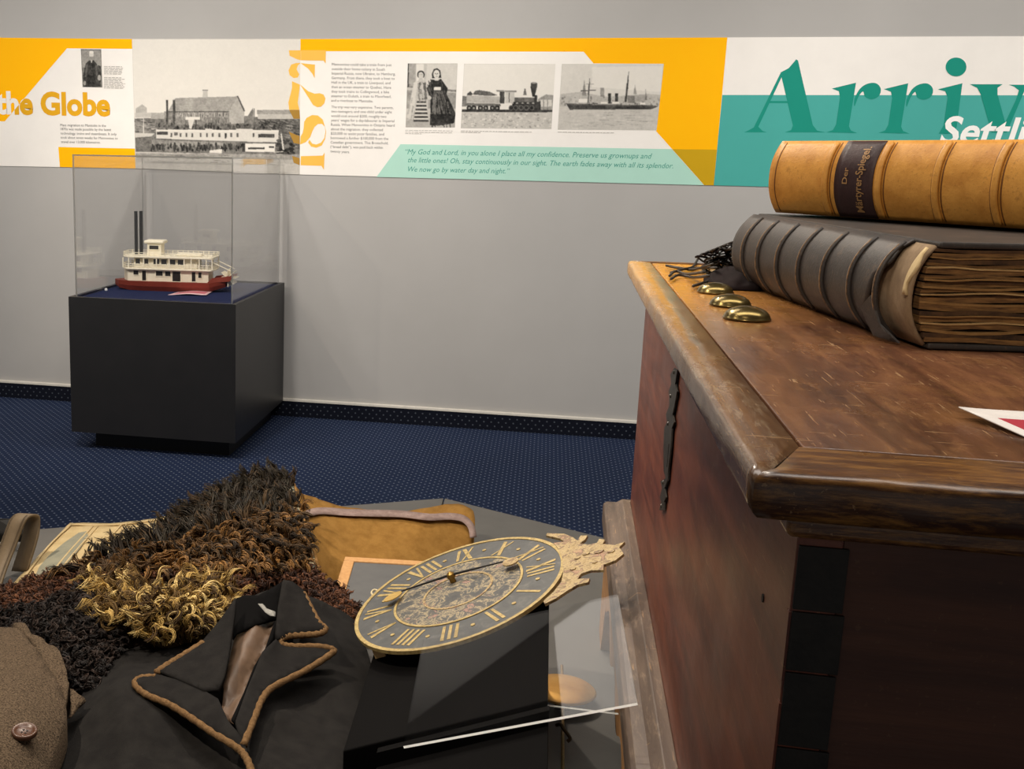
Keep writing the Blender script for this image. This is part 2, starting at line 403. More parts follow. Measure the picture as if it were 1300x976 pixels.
# -- panel 2: enlarged riverboat photograph
pb = thing('wall_panel', 'large sepia photograph panel of a crowded riverboat before a warehouse', 'wall panel', Wp(275, 217, 0))
board(pb, [(167.5, 49.5), (381.5, 49.5), (380.5, 221.5), (172, 213.8)], (226, 221, 212))
Z = zoomed(160, 90, 5.652)
def riverboat():
    L = [(227, [(167.6, 49.6), (381.4, 49.6), (380.9, 150), (170.4, 150)])]
    L += [(226, Z([(60, 140), (1250, 150), (1250, 345), (64, 345)])), (112, Z([(62, 342), (280, 335), (850, 322), (930, 330), (1250, 345), (1248, 610), (68, 580)]))]
    L += [(96, Z([(930, 345), (1250, 348), (1250, 560), (1090, 500), (1090, 420)])), (128, Z([(64, 350), (215, 360), (215, 440), (64, 440)]))]
    L += [(170, Z([(70, 270), (115, 240), (150, 266), (150, 300), (70, 300)])), (190, Z(rect(65, 300, 180, 335))), (165, Z(rect(180, 300, 290, 345)))]
    L += [(158, Z([(300, 292), (355, 195), (800, 183), (740, 290)])), (132, Z([(275, 294), (740, 292), (740, 385), (275, 385)])), (172, Z([(740, 292), (800, 183), (850, 288), (845, 375), (740, 382)]))]
    L += [(80, Z([(795, 180), (805, 180), (855, 288), (845, 292)])), (92, Z([(275, 290), (740, 287), (740, 295), (275, 297)])), (188, Z(rect(550, 140, 585, 190))), (120, Z(rect(547, 136, 588, 142)))]
    for i in range(8):
        x = 385+i*46; L += [(195, Z(rect(x, 302, x+20, 330))), (110, Z(rect(x+5, 306, x+15, 328)))]
    for i in range(26): L.append((rnd.choice((145, 165, 175)), Z([(x0 := rnd.uniform(330, 730), y0 := rnd.uniform(200, 280)), (x0+60, y0-2), (x0+60, y0+1), (x0, y0+3)])))
    L += [(t_, Z(p)) for t_, p in strokes([(64, 350), (215, 360), (215, 440), (64, 440)], 60, (80, 105, 140, 160), 1, 0, 40, 8)]+[(t_, Z(p)) for t_, p in strokes([(930, 350), (1245, 350), (1245, 560), (1100, 500)], 110, (60, 80, 115, 140), 1, .2, 50, 10)]+[(t_, Z(p)) for t_, p in strokes([(280, 300), (738, 298), (738, 380), (280, 380)], 140, (105, 120, 150, 165), 0, 1, 30, 6)]
    L += [(150, Z(rect(940, 280, 1245, 310))), (185, Z(rect(945, 310, 1245, 345))), (72, Z(rect(288, 208, 302, 392))), (72, Z(rect(336, 208, 353, 388)))]
    L += [(110, Z([(870, 330), (912, 262), (915, 330)])), (95, Z(rect(916, 268, 923, 420))), (205, Z(rect(122, 335, 129, 445)))]
    for i in range(150): L.append((rnd.choice((52, 70, 84, 100)), Z(blob(rnd.uniform(220, 1090), rnd.uniform(382, 430), rnd.uniform(5, 11), rnd.uniform(8, 18)))))
    L += [(222, Z([(425, 330), (530, 330), (530, 350), (425, 352)])), (205, Z([(445, 352), (490, 352), (470, 415), (455, 415)])), (70, Z(rect(498, 352, 506, 400)))]
    L += [(218, Z([(215, 420), (1095, 425), (1095, 440), (215, 436)])), (206, Z([(215, 434), (1095, 438), (1090, 515), (215, 486)])), (205, Z([(790, 415), (910, 418), (910, 436), (790, 433)])), (205, Z([(570, 415), (620, 416), (620, 434), (570, 433)]))]
    for x in (325, 392, 433, 475, 535, 580, 622, 670, 755, 800, 915): L.append((88, Z(rect(x-6, 446, x+6, 474))))
    L += [(55, Z(rect(708, 446, 721, 485))), (70, Z(rect(220, 436, 300, 458))), (70, Z(rect(950, 452, 1065, 478))), (110, Z(rect(345, 440, 372, 462))), (90, Z([(215, 484), (700, 508), (1095, 512), (1095, 518), (215, 492)]))]
    L += [(140, Z([(185, 492), (700, 516), (690, 560), (185, 545)])), (216, Z([(855, 520), (1072, 522), (1066, 582), (855, 580)])), (60, Z(rect(832, 520, 853, 582)))]
    for i in range(150): L.append((rnd.choice((40, 55, 70, 95)), Z(blob(rnd.uniform(180, 835), rnd.uniform(528, 568), rnd.uniform(5, 9), rnd.uniform(10, 20)))))
    L += [(58, Z(rect(876, 549, 995, 562))), (58, Z(rect(1026, 541, 1062, 553)))]
    L += [(210, Z([(600, 570), (690, 560), (685, 592), (600, 588)])), (200, Z([(64, 445), (210, 448), (180, 470), (64, 478)]))]
    for i in range(50): L.append((rnd.choice((45, 62, 85)), Z(blob(rnd.uniform(1085, 1200), rnd.uniform(500, 615), 16, 10))))
    L += [(205, Z([(1108, 450), (1118, 450), (1135, 565), (1124, 568)])), (185, Z([(1060, 580), (1130, 575), (1130, 582), (1060, 587)]))]
    L += [(150, Z([(70, 590), (1248, 600), (1247, 640), (72, 625)])), (172, Z([(72, 622), (1247, 638), (1246, 670), (72, 655)])), (190, Z([(72, 650), (1246, 668), (1245, 742), (72, 698)]))]
    for i in range(60):
        x = rnd.uniform(75, 1100); y = rnd.uniform(585, 655); L.append((rnd.choice((95, 120, 160, 178)), Z([(x, y), (x+rnd.uniform(40, 130), y+3), (x+60, y+6)])))
    return L
picture(pb, riverboat(), [(167.6, 49.6), (381.4, 49.6), (380.5, 221.4), (172, 213.7)], 420, 330, OFF0+.0004, None, 2)

# -- panel 3: story panel, number on end, three photographs, quotation
pc = thing('wall_panel', 'story panel with orange frame, three sepia photographs and pale green quotation', 'wall panel', Wp(640, 229, 0))
board(pc, [(381.5, 49.5), (923.5, 47.5), (906, 235.3), (380.5, 221.5)], WHITE)
flats('colour_block', pc, [(ORANGE, [(381.5, 49.5), (923.4, 47.5), (906.1, 235.2), (894, 235), (833, 166.5), (842.5, 81), (753.5, 80.5), (741, 65.6), (414, 65), (381.4, 64.6)])], OFF0+.0004, label='orange frame')
flats('colour_block', pc, [((196, 156, 22), [(853.5, 189.3), (910, 190), (906.1, 235.2), (894, 235)])], OFF0+.0008, label='olive overlap corner')
flats('colour_block', pc, [(PALE, [(508.5, 183), (853, 189.3), (893.5, 235), (478, 224.6)])], OFF0+.0008, label='pale green quotation band')
Z = zoomed(340, 40, 4.88)
YEL = (240, 186, 82)
digits = [[(352, 748), (340, 768), (205, 772), (203, 828), (332, 832), (348, 857)],
          [(200, 700), (235, 685), (262, 655), (275, 620), (290, 590), (310, 573), (335, 572), (354, 590), (340, 545), (310, 520), (275, 517), (240, 535), (225, 560), (222, 600), (215, 630), (203, 650)],
          [(354, 588), (357, 620), (350, 660), (330, 688), (300, 700), (275, 694), (257, 670), (250, 688), (268, 712), (300, 720), (335, 705), (355, 665), (361, 620)],
          [(200, 328), (250, 370), (290, 385), (320, 382), (345, 390), (357, 415), (350, 445), (330, 465), (305, 468), (280, 455), (262, 425), (240, 390)],
          [(205, 116), (360, 116), (358, 198), (345, 180), (205, 178)], [(203, 195), (240, 200), (292, 205), (290, 290), (275, 260), (250, 230), (225, 212)]]
flats('number', pc, [(YEL, Z(p)) for p in digits], OFF0+.0008, label='large amber numerals set on end')
digits2 = [[(130, 116), (204, 116), (204, 178), (180, 172), (135, 150)], [(145, 205), (175, 195), (203, 195), (186, 210), (178, 235), (195, 265), (185, 285), (160, 288), (135, 270), (128, 240)],
           [(150, 308), (190, 325), (199, 330), (196, 360), (190, 410), (185, 440), (195, 485), (132, 485), (127, 440), (140, 390), (150, 350)]]
digits3 = [[(132, 486), (195, 486), (200, 540), (160, 540)], [(130, 620), (175, 640), (198, 648), (198, 698), (160, 690)], [(150, 770), (198, 785), (198, 828), (160, 812)]]
flats('number', pb, [(YEL, Z(p)) for p in digits2]+[((164, 126, 56), Z(p)) for p in digits3], OFF0+.0008, label='left half of the amber numerals')
lines1 = ['Mennonites could take a train from just', 'outside their home colony in South', 'Imperial Russia, now Ukraine, to Hamburg,', 'Germany. From there, they took a boat to', 'Hull in the UK, a train to Liverpool, and',
          'then an ocean steamer to Quebec. Here', 'they took trains to Collingwood, a lake', 'steamer to Duluth, a train to Moorhead,', 'and a riverboat to Manitoba.']
ends1 = [497, 488.5, 502, 501, 495.5, 496.5, 494, 496.5, 473.5]
lines2 = ['The trip was very expensive. Two parents,', 'two teenagers, and one child under eight', 'would cost around $200, roughly two', 'years\u2019 wages for a day-labourer in Imperial', 'Russia. When Mennonites in Ontario heard', 'about the migration, they collected',
          '$20,000 to assist poor families, and', 'borrowed a further $100,000 from the', 'Canadian government. This Brotschuld,', '(\u201cbread debt\u201d), was paid back within', 'twenty years.']
ends2 = [499.5, 497.5, 490.5, 500.5, 501, 486, 487.5, 493, 493, 486, 444]
L = [(s, 421.3-.12*i, 83.2+5.73*i, e, 83.2+5.73*i+.9) for i, (s, e) in enumerate(zip(lines1, ends1))]
L += [(s, 420.6-.12*i, 137.2+5.62*i, e, 137.2+5.62*i+1.1) for i, (s, e) in enumerate(zip(lines2, ends2))]
lettering('text_block', pc, L, (88, 86, 84), OFF0+.0008, 0)
lettering('quotation', pc, [('\u201cMy God and Lord, in you alone I place all my confidence. Preserve us grownups and', 514.5, 195.6, 827.5, 201.4), ('the little ones! Oh, stay continuously in our sight. The earth fades away with all its splendor.', 518, 206, 854.5, 213.7),
          ('We now go by water day and night.\u201d', 518, 217.6, 647, 220.2)], (66, 146, 130), OFF0+.0012, 0, .28, 1.05)
Z = zoomed(500, 70, 5.909)
def two_women():
    L = [(190, Z([(105, 62), (478, 62), (458, 543), (88, 541)])), (205, Z([(250, 66), (474, 66), (465, 260), (240, 230)])), (165, Z([(105, 64), (165, 64), (160, 235), (100, 235)])), (222, Z(rect(168, 66, 225, 230)))]
    L += [(120, Z([(100, 232), (470, 262), (466, 275), (100, 240)])), (150, Z([(98, 262), (468, 285), (462, 400), (94, 400)])), (170, Z([(90, 470), (462, 480), (458, 543), (88, 541)])), (70, Z(rect(103, 62, 112, 240)))]
    L += [(185, Z([(175, 195), (240, 195), (262, 300), (255, 420), (230, 490), (98, 468), (120, 400), (150, 280)])), (205, Z([(150, 205), (185, 195), (160, 330), (120, 470), (98, 465)])), (100, Z([(180, 210), (240, 205), (250, 330), (190, 340)])), (175, Z([(190, 215), (225, 215), (232, 320), (205, 325)]))]
    for i in range(11):
        y = 345+i*14; hw = 34+i*2.4; L += [(212 if i % 2 else 70, Z([(207-hw, y), (212+hw*.8, y), (213+hw*.85, y+14), (206-hw-1, y+14)]))]
    L += [(60, Z(ell(203, 145, 29, 29))), (205, Z(ell(203, 152, 20, 26))), (190, Z([(190, 172), (216, 172), (225, 200), (182, 200)]))]
    L += [(52, Z([(285, 185), (355, 180), (405, 250), (395, 290), (465, 440), (452, 510), (330, 530), (272, 525), (275, 330), (245, 250)])), (78, Z([(300, 265), (345, 265), (400, 440), (290, 440)]))]
    for i in range(8): L.append((rnd.choice((100, 115, 90)), Z([(300+i*8, 270), (304+i*8, 270), (296+i*19, 440), (284+i*19, 440)])))
    L += [(t_, Z(p)) for t_, p in strokes([(285, 300), (360, 300), (455, 440), (450, 505), (335, 525), (275, 520), (280, 340)], 60, (34, 44, 70, 92, 110), .12, 1, 110, 9)]
    L += [(t_, Z(p)) for t_, p in strokes([(255, 200), (300, 190), (290, 290), (250, 270)], 18, (34, 60, 84), .2, 1, 50, 8)]+[(t_, Z(p)) for t_, p in strokes([(355, 190), (400, 250), (390, 285), (350, 240)], 14, (34, 60, 84), .3, 1, 50, 8)]
    L += [(t_, Z(p)) for t_, p in strokes([(185, 205), (240, 205), (250, 335), (180, 340)], 40, (80, 110, 150, 190), .1, 1, 50, 7)]+[(t_, Z(p)) for t_, p in strokes([(130, 300), (165, 290), (150, 480), (100, 465)], 24, (150, 170, 205), -.2, 1, 90, 8)]
    L += [(44, Z([(272, 445), (460, 440), (452, 510), (330, 530), (272, 525)])), (42, Z([(285, 140), (300, 105), (325, 98), (348, 115), (356, 170), (288, 172)])), (212, Z(ell(320, 142, 24, 32))), (205, Z([(298, 178), (348, 178), (330, 192), (312, 192)])),
          (220, Z([(300, 240), (355, 238), (352, 262), (298, 262)])), (190, Z(ell(268, 320, 14, 16))),
          (90, Z(rect(308, 136, 316, 140))), (90, Z(rect(324, 136, 332, 140))), (130, Z(rect(318, 140, 323, 154))), (110, Z(rect(313, 160, 328, 163))), (105, Z(rect(193, 146, 199, 149))), (105, Z(rect(206, 146, 212, 149))), (120, Z(rect(198, 165, 209, 167)))]
    return L
picture(pc, two_women(), Z([(105, 62), (478, 62), (458, 543), (88, 541)]), 120, 155, OFF0+.0008, seed=3, label='sepia photograph of two women in long dresses')
def locomotive():
    L = [(222, Z([(527, 64), (1212, 66), (1182, 554), (502, 548)])), (226, Z([(527, 64), (1212, 66), (1200, 300), (516, 300)]))]
    L += [(188, Z([(508, 425), (1190, 425), (1182, 554), (502, 548)]))]
    for i in range(170): L.append((rnd.choice((150, 165, 205, 215)), Z(blob(rnd.uniform(512, 1178), rnd.uniform(436, 545), rnd.uniform(4, 12), rnd.uniform(3, 7)))))
    L += [(120, Z([(514, 305), (550, 310), (545, 385), (510, 385)])), (150, Z([(1080, 330), (1140, 295), (1197, 300), (1190, 410), (1085, 410)])), (205, Z(rect(1100, 335, 1185, 385))), (120, Z(rect(1120, 335, 1126, 410))), (120, Z(rect(1150, 335, 1156, 410)))]
    L += [(60, Z([(510, 405), (1188, 410), (1187, 428), (508, 426)])), (172, Z([(545, 300), (805, 312), (800, 362), (545, 355)])), (92, Z([(590, 295), (610, 268), (640, 262), (720, 275), (780, 302), (700, 305)])), (70, Z([(548, 290), (575, 270), (592, 290), (585, 300), (550, 300)])),
          (110, Z([(530, 358), (800, 365), (800, 385), (530, 380)]))]
    for x in (565, 600, 650, 690, 740, 775): L += [(50, Z(ell(x, 397, 20, 21, 14))), (150, Z(ell(x, 397, 8, 8, 10)))]
    L += [(190, Z(rect(835, 272, 905, 360))), (60, Z(rect(795, 275, 830, 362))), (130, Z([(770, 262), (920, 266), (920, 278), (770, 274)])), (80, Z(rect(862, 280, 868, 355)))]
    L += [(95, Z([(905, 318), (1075, 318), (1075, 350), (905, 355)])), (55, Z([(895, 352), (1095, 350), (1100, 415), (870, 418)]))]
    for x in (880, 915, 955, 995, 1035): L += [(95, Z(ell(x, 395, 19, 20, 14))), (42, Z(ell(x, 395, 13, 13, 12))), (170, Z(ell(x+10, 360, 10, 5, 8)))]
    L += [(62, Z([(1028, 210), (1050, 200), (1075, 210), (1074, 240), (1055, 312), (1040, 312), (1025, 240)])), (140, Z(ell(1051, 208, 22, 6))), (110, Z([(970, 300), (980, 250), (988, 250), (996, 300)])), (50, Z(rect(1055, 300, 1075, 410))), (46, Z([(1088, 345), (1100, 345), (1102, 408), (1086, 408)]))]
    return L
picture(pc, locomotive(), Z([(527, 64), (1212, 66), (1182, 554), (502, 548)]), 230, 160, OFF0+.0008, seed=4, label='sepia photograph of a steam locomotive and tender')
Z = zoomed(700, 70, 8.125)
def steamship():
    L = [(196, Z([(108, 90), (1160, 92), (1085, 775), (65, 768)])), (210, Z([(108, 90), (1160, 92), (1120, 420), (90, 430)])), (222, Z([(420, 125), (1150, 110), (1125, 380), (420, 330)]))]
    L += [(178, Z([(95, 400), (300, 380), (560, 430), (1000, 400), (1130, 410), (1118, 520), (85, 530)])), (190, Z([(84, 545), (1112, 545), (1085, 775), (66, 768)]))]
    for i in range(70):
        x = rnd.uniform(85, 950); y = rnd.uniform(580, 760); L.append((rnd.choice((150, 168, 180, 212)), Z([(x, y), (x+rnd.uniform(50, 190), y+2), (x+80, y+rnd.uniform(5, 10))])))
    for i in range(60):
        x = rnd.uniform(100, 1110); y = rnd.uniform(420, 500); L.append((rnd.choice((120, 140, 160)), Z(rect(x, y, x+rnd.uniform(8, 20), y+rnd.uniform(10, 26)))))
    L += [(140, Z(rect(505, 335, 545, 430))), (140, Z([(315, 420), (340, 250), (360, 420)])), (150, Z([(845, 405), (862, 300), (880, 405)])), (160, Z(rect(860, 410, 965, 480))), (120, Z(rect(785, 415, 860, 490)))]
    L += [(62, Z([(150, 495), (250, 500), (560, 515), (1030, 518), (1100, 530), (1030, 558), (190, 562)])), (86, Z([(150, 495), (250, 500), (560, 510), (1030, 514), (1100, 526), (1040, 530), (560, 524), (165, 512)]))]
    L += [(70, Z([(375, 490), (380, 340), (398, 220), (396, 340), (385, 490)])), (80, Z([(300, 364), (460, 356), (460, 364), (300, 374)])), (110, Z(rect(355, 296, 440, 301))), (62, Z([(755, 485), (768, 360), (800, 145), (792, 340), (775, 485)]))]
    L += [(58, Z(rect(585, 395, 615, 500))), (58, Z(rect(657, 395, 688, 480))), (225, Z(rect(280, 450, 370, 490))), (225, Z(rect(510, 482, 575, 500))), (225, Z(rect(625, 482, 700, 500))), (225, Z(rect(915, 488, 970, 510))), (70, Z([(425, 490), (500, 500), (425, 505)])), (130, Z([(965, 460), (972, 345), (985, 460)]))]
    return L
picture(pc, steamship(), Z([(108, 90), (1160, 92), (1085, 775), (65, 768)]), 230, 155, OFF0+.0008, seed=5, label='sepia photograph of a two-funnel steamship in harbour')
flats('caption', pc, tiny_lines([(514.5, 165, 576, 166), (514.5, 167.2, 575, 168.4), (514.5, 169.2, 535, 169.6), (585, 165.8, 676, 167.5), (585, 167.6, 610, 168), (708, 167.3, 780, 168.4)], 165), OFF0+.0008)

# -- panel 4: teal and white heading
pd = thing('wall_panel', 'white and teal heading panel with large green letters above the chest', 'wall panel', Wp(1120, 240, 0))
board(pd, [(923.5, 47.5), (1400, 45.5), (1400, 247), (906, 235.3)], WHITE)
flats('colour_block', pd, [(TEAL, [(917, 120.5), (1400, 121), (1400, 247), (906, 235.3)])], OFF0+.0004, label='teal lower half')
Z = zoomed(880, 30, 3.095)
arr = [[(343, 195), (349, 207), (256, 405), (272, 421), (290, 427), (200, 427), (216, 420), (238, 408)], [(300, 304), (373, 304), (375, 312), (297, 312)],
       [(405, 140), (412, 145), (470, 398), (487, 420), (520, 427), (360, 427), (385, 418), (392, 400), (343, 192), (375, 175), (395, 152)]]
r1 = [[(545, 255), (640, 232), (612, 403), (620, 420), (645, 430), (523, 427), (549, 418), (562, 395), (577, 290), (572, 265)], smooth_path([(634, 296, 0), (655, 256, 0), (685, 236, 0), (718, 234, 0), (737, 255, 0), (730, 284, 0), (702, 297, 0), (676, 288, 0), (667, 266, 0), (648, 290, 0), (634, 325, 0)], 4, True)]
r1 = [[(p[0], p[1]) for p in g] for g in r1]
arr += r1+[[(x+205, y+2) for x, y in g] for g in r1]
arr += [ell(1033, 170, 41, 37, 30), [(962, 258), (1058, 234), (1035, 408), (1022, 432), (965, 432), (984, 400), (1000, 290), (990, 265)],
        [(1088, 238), (1216, 238), (1196, 252), (1196, 278), (1226, 388), (1268, 300), (1280, 262), (1262, 247), (1240, 240), (1330, 240), (1305, 256), (1232, 428), (1172, 428), (1130, 278), (1116, 252)]]
flats('lettering', pd, [(DTEAL, Z(p)) for p in arr], OFF0+.0008, label='large green italic serif heading letters')
lettering('lettering', pd, [('Settli', 1192.5, 182, 1303, 184.5)], (245, 243, 238), OFF0+.0024, .022, .18, 1.0, 4, 'bold white subheading letters')
# ------------------------------------------------------------------ display case with the riverboat model
BLACK = M('black_laminate', (26, 26, 27), (31, 30, 31), 12, .42, .45, bump=.05, bscale=500)
FELT = M('navy_felt', (32, 40, 72), (42, 50, 86), 60, .95, .1, bump=.3, bscale=700)
def acrylic(name, tint=.985, edge=False):
    t = NT(name); t.t.nodes.remove(t.b)
    tr = t.n('BsdfTransparent'); tr.inputs[0].default_value = (tint, tint, tint, 1)
    gl = t.n('BsdfGlossy'); gl.inputs['Roughness'].default_value = .02
    lw = t.n('LayerWeight'); lw.inputs['Blend'].default_value = .5
    fr = t.math('ADD', t.math('MULTIPLY', t.math('POWER', lw.outputs['Facing'], 5), 1.0), .05)      # Schlick reflectance of acrylic
    mx = t.n('MixShader'); t.l(fr, mx.inputs[0]); t.l(tr.outputs[0], mx.inputs[1]); t.l(gl.outputs[0], mx.inputs[2])
    out = mx.outputs[0]
    if edge:
        df = t.n('BsdfTranslucent'); df.inputs[0].default_value = rgb(250, 252, 250)
        m2 = t.n('MixShader'); m2.inputs[0].default_value = edge; t.l(out, m2.inputs[1]); t.l(df.outputs[0], m2.inputs[2]); out = m2.outputs[0]
    t.l(out, t.o.inputs[0]); return t.m
ACR = acrylic('clear_acrylic', .992); ACRE = acrylic('acrylic_edge', .5, .45)
bx0, bx1, by0, by1, bz0, bz1 = -2.088, -1.307, -.95, -.045, .09, .714
ped = thing('display_pedestal', 'black laminate display pedestal under the clear acrylic cover', 'pedestal', ((bx0+bx1)/2, (by0+by1)/2, 0))
MB().box(bx0+.07, bx1-.06, -.84, by1-.02, 0, bz0).build('plinth_base', M('black_kick', (12, 12, 13), rough=.6), ped)
mb = MB()
mb.box(bx0, bx1, by0, by0+.02, bz0, bz1); mb.box(bx0, bx1, by1-.02, by1, bz0, bz1); mb.box(bx0, bx0+.02, by0+.02, by1-.02, bz0, bz1); mb.box(bx1-.02, bx1, by0+.02, by1-.02, bz0, bz1)
mb.box(bx0+.02, bx1-.02, by0+.02, by1-.02, bz0, bz0+.02)
mb.build('body', BLACK, ped)
MB().box(bx0+.0205, bx1-.0205, by0+.0205, by1-.0205, bz1-.03, bz1-.008).build('deck', FELT, ped)['label'] = 'navy felt display deck'
gx0, gx1, gy0, gy1, gz0, gz1 = bx0+.024, bx1-.024, by0+.024, by1-.024, bz1-.0078, 1.342
cov = thing('acrylic_cover', 'clear acrylic box cover standing on the black pedestal', 'display cover', ((gx0+gx1)/2, (gy0+gy1)/2, gz0))
T = .006
def pane(name, b):
    mb = MB().box(*b); ext = [b[1]-b[0], b[3]-b[2], b[5]-b[4]]; th = ext.index(min(ext))
    ax = {0: 2, 1: 2, 2: 1, 3: 0, 4: 1, 5: 0}
    mb.m = [0 if ax[i] == th else 1 for i in range(6)]
    return mb.build(name, [ACR, ACRE], cov)
pane('pane', (gx0, gx1, gy0, gy0+T, gz0, gz1-T)); pane('pane', (gx0, gx1, gy1-T, gy1, gz0, gz1-T))
pane('pane', (gx0, gx0+T, gy0+T, gy1-T, gz0, gz1-T)); pane('pane', (gx1-T, gx1, gy0+T, gy1-T, gz0, gz1-T)); pane('top_pane', (gx0, gx1, gy0, gy1, gz1-T, gz1))

DK = bz1-.008
# -- riverboat model. Local frame: x along the hull (bow at -), y towards the wall, z up
P0 = at_z(152, 362.5, DK+.012); P1 = at_z(279, 366.5, DK)
boat = thing('riverboat_model', 'cream and red model riverboat with two black chimneys inside the acrylic cover', 'model boat', (-1.765, -.49, DK), .10)
boat.scale = (1.12, 1.12, 1.12)
CREAM = M('cream_paint', (232, 222, 196), (240, 232, 210), 40, .6); RED = M('hull_red', (122, 48, 34), (136, 58, 42), 20, .5); DARK = M('dark_opening', (28, 22, 18), rough=.7)
def bm(name, mat, parent=boat, **kw):
    def go(mb): return mb.build(name, mat, parent, world=False, **kw)
    return go
HL = .245   # half length
def hull():
    st = [(-HL, .006, .020), (-.22, .040, .008), (-.17, .062, .001), (-.10, .072, 0), (.12, .072, 0), (.18, .068, .004), (.215, .055, .014), (.245, .040, .024)]
    vs, fs = [], []
    for x, hw, zb in st:
        zt = .042 + (.006 if x > .2 else 0)
        vs += [(x, -hw, zt), (x, -hw*.93, (zt+zb)/2), (x, -hw*.72, zb), (x, hw*.72, zb), (x, hw*.93, (zt+zb)/2), (x, hw, zt)]
    for i in range(len(st)-1):
        for k in range(6):
            a, b = i*6+k, i*6+(k+1) % 6; fs.append((a, b, b+6, a+6))
    fs += [(5, 4, 3, 2, 1, 0), tuple(range(len(vs)-6, len(vs)))]
    return vs, fs
v, f = hull(); mesh('hull', v, f, RED, boat, world=False)
def deck_poly(x0, x1, hw, round_bow=.03):
    return [(x0, -hw*.45), (x0+round_bow*.35, -hw*.8), (x0+round_bow, -hw), (x1-.012, -hw), (x1, -hw*.85), (x1, hw*.85), (x1-.012, hw), (x0+round_bow, hw), (x0+round_bow*.35, hw*.8), (x0, hw*.45)]
def slab(name, poly, z0, z1, mat, **kw): return MB().prism([(x, y, z0) for x, y in poly], None, (0, 0, z1-z0)).build(name, mat, boat, world=False, **kw)
z1, z2, z3 = .092, .142, .150
cab = MB().box(-.175, .175, -.052, .052, .042, z1).build('lower_cabin', CREAM, boat, world=False)
MB().add([(-.205, 0, .042), (-.175, -.052, .042), (-.175, .052, .042), (-.205, 0, z1), (-.175, -.052, z1), (-.175, .052, z1)], [(0, 1, 4, 3), (2, 0, 3, 5), (3, 4, 5), (2, 1, 0)]).build('bow_cabin', CREAM, boat, world=False)
def hole(parent, x0, x1, z0_, z1_, y, name='window'):
    o = MB().box(x0, x1, y-.0015, y+.0015, z0_, z1_).build(name, DARK, parent, world=False)
    fr = MB()
    for a in ((x0-.003, x0, z0_-.003, z1_+.003), (x1, x1+.003, z0_-.003, z1_+.003), (x0, x1, z1_, z1_+.003), (x0, x1, z0_-.003, z0_)):
        fr.box(a[0], a[1], y-.003, y+.001, a[2], a[3])
    fr.build('frame', CREAM, o, world=False); return o
for x0, x1, zz0, zz1, nm in ((-.150, -.128, .068, .086, 'window'), (-.112, -.095, .044, .086, 'door'), (-.052, -.022, .066, .086, 'window'), (-.012, .012, .066, .086, 'window'), (.020, .055, .044, .087, 'door'), (.104, .120, .046, .087, 'door'), (.132, .146, .062, .086, 'window')):
    hole(cab, x0, x1, zz0, zz1, -.0525, nm)
for x in (-.12, -.04, .04, .12): hole(cab, x, x+.022, .066, .086, .0525)
slab('main_deck', deck_poly(-.20, .20, .075), z1, z1+.007, CREAM, bevel=.002)
ucab = MB().box(-.15, .125, -.045, .045, z1+.007, z2).build('upper_cabin', CREAM, boat, world=False)
for x0, x1 in ((-.142, -.122), (-.104, -.086), (-.064, -.038), (-.030, -.006), (.008, .032), (.042, .066)):
    hole(ucab, x0, x1, .112, .136, -.0455)
for x in (-.11, -.03, .05): hole(ucab, x, x+.022, .112, .136, .0455)
slab('roof_deck', deck_poly(-.20, .20, .075), z2, z3, CREAM, bevel=.002)
def railing(z, h, hw, x0, x1, n):
    mb = MB(); path = [(x0+.0, -hw*.5), (x0+.012, -hw*.85), (x0+.03, -hw), (x1, -hw), (x1, hw), (x0+.03, hw), (x0+.012, hw*.85), (x0, hw*.5)]
    for k in (1, .5):
        mb.tube([(x, y, z+h*k) for x, y in path], .0012, 5, closed=True)
    for i in range(len(path)):
        a = Vector(path[i]); b = Vector(path[(i+1) % len(path)]); m = max(1, int((b-a).length/n))
        for j in range(m):
            p = a+(b-a)*j/m; mb.tube([(p.x, p.y, z), (p.x, p.y, z+h+.002)], .0015, 5)
    return mb.build('railing', CREAM, boat, world=False)
railing(z1+.007, .017, .072, -.197, .197, .02); railing(z3, .014, .072, -.197, .197, .022)
for x in (-.19, -.165, -.10, -.045, .01, .075, .105, .14, .17, .195):
    for y in (-.071, .071): MB().box(x-.002, x+.002, y-.002, y+.002, z1+.007, z2).build('post', CREAM, boat, world=False)
pil = MB().box(-.095, -.035, -.03, .03, z3, z3+.05).build('pilot_house', CREAM, boat, world=False)
hole(pil, -.085, -.045, z3+.026, z3+.042, -.0305); hole(pil, -.085, -.045, z3+.026, z3+.042, .0305)
slab('pilot_house_roof', [(-.108, -.04), (-.022, -.04), (-.022, .04), (-.108, .04)], z3+.05, z3+.064, CREAM, bevel=.006, segs=3)
MB().box(.03, .14, -.03, .03, z3, z3+.012).build('skylight', CREAM, boat, world=False, bevel=.004)
for xx_, y in ((-.146, -.018), (-.130, .004)): MB().tube([(xx_, y, z3), (xx_, y, z3+.185)], .0072, 16).build('chimney', M('chimney_black', (20, 20, 21), rough=.5), boat, world=False)
for i in range(8):
    a = i*math.pi/4
    MB().add([(.255+.010*math.cos(a), y, .062+.010*math.sin(a)) for y in (-.04, .04)]+[(.255+.036*math.cos(a), y, .062+.036*math.sin(a)) for y in (.04, -.04)], [(0, 1, 2, 3)]).build('paddle', CREAM, boat, world=False, solid=.003)
MB().tube([(.255, -.045, .062), (.255, .045, .062)], .009, 10).build('paddle_axle', RED, boat, world=False)
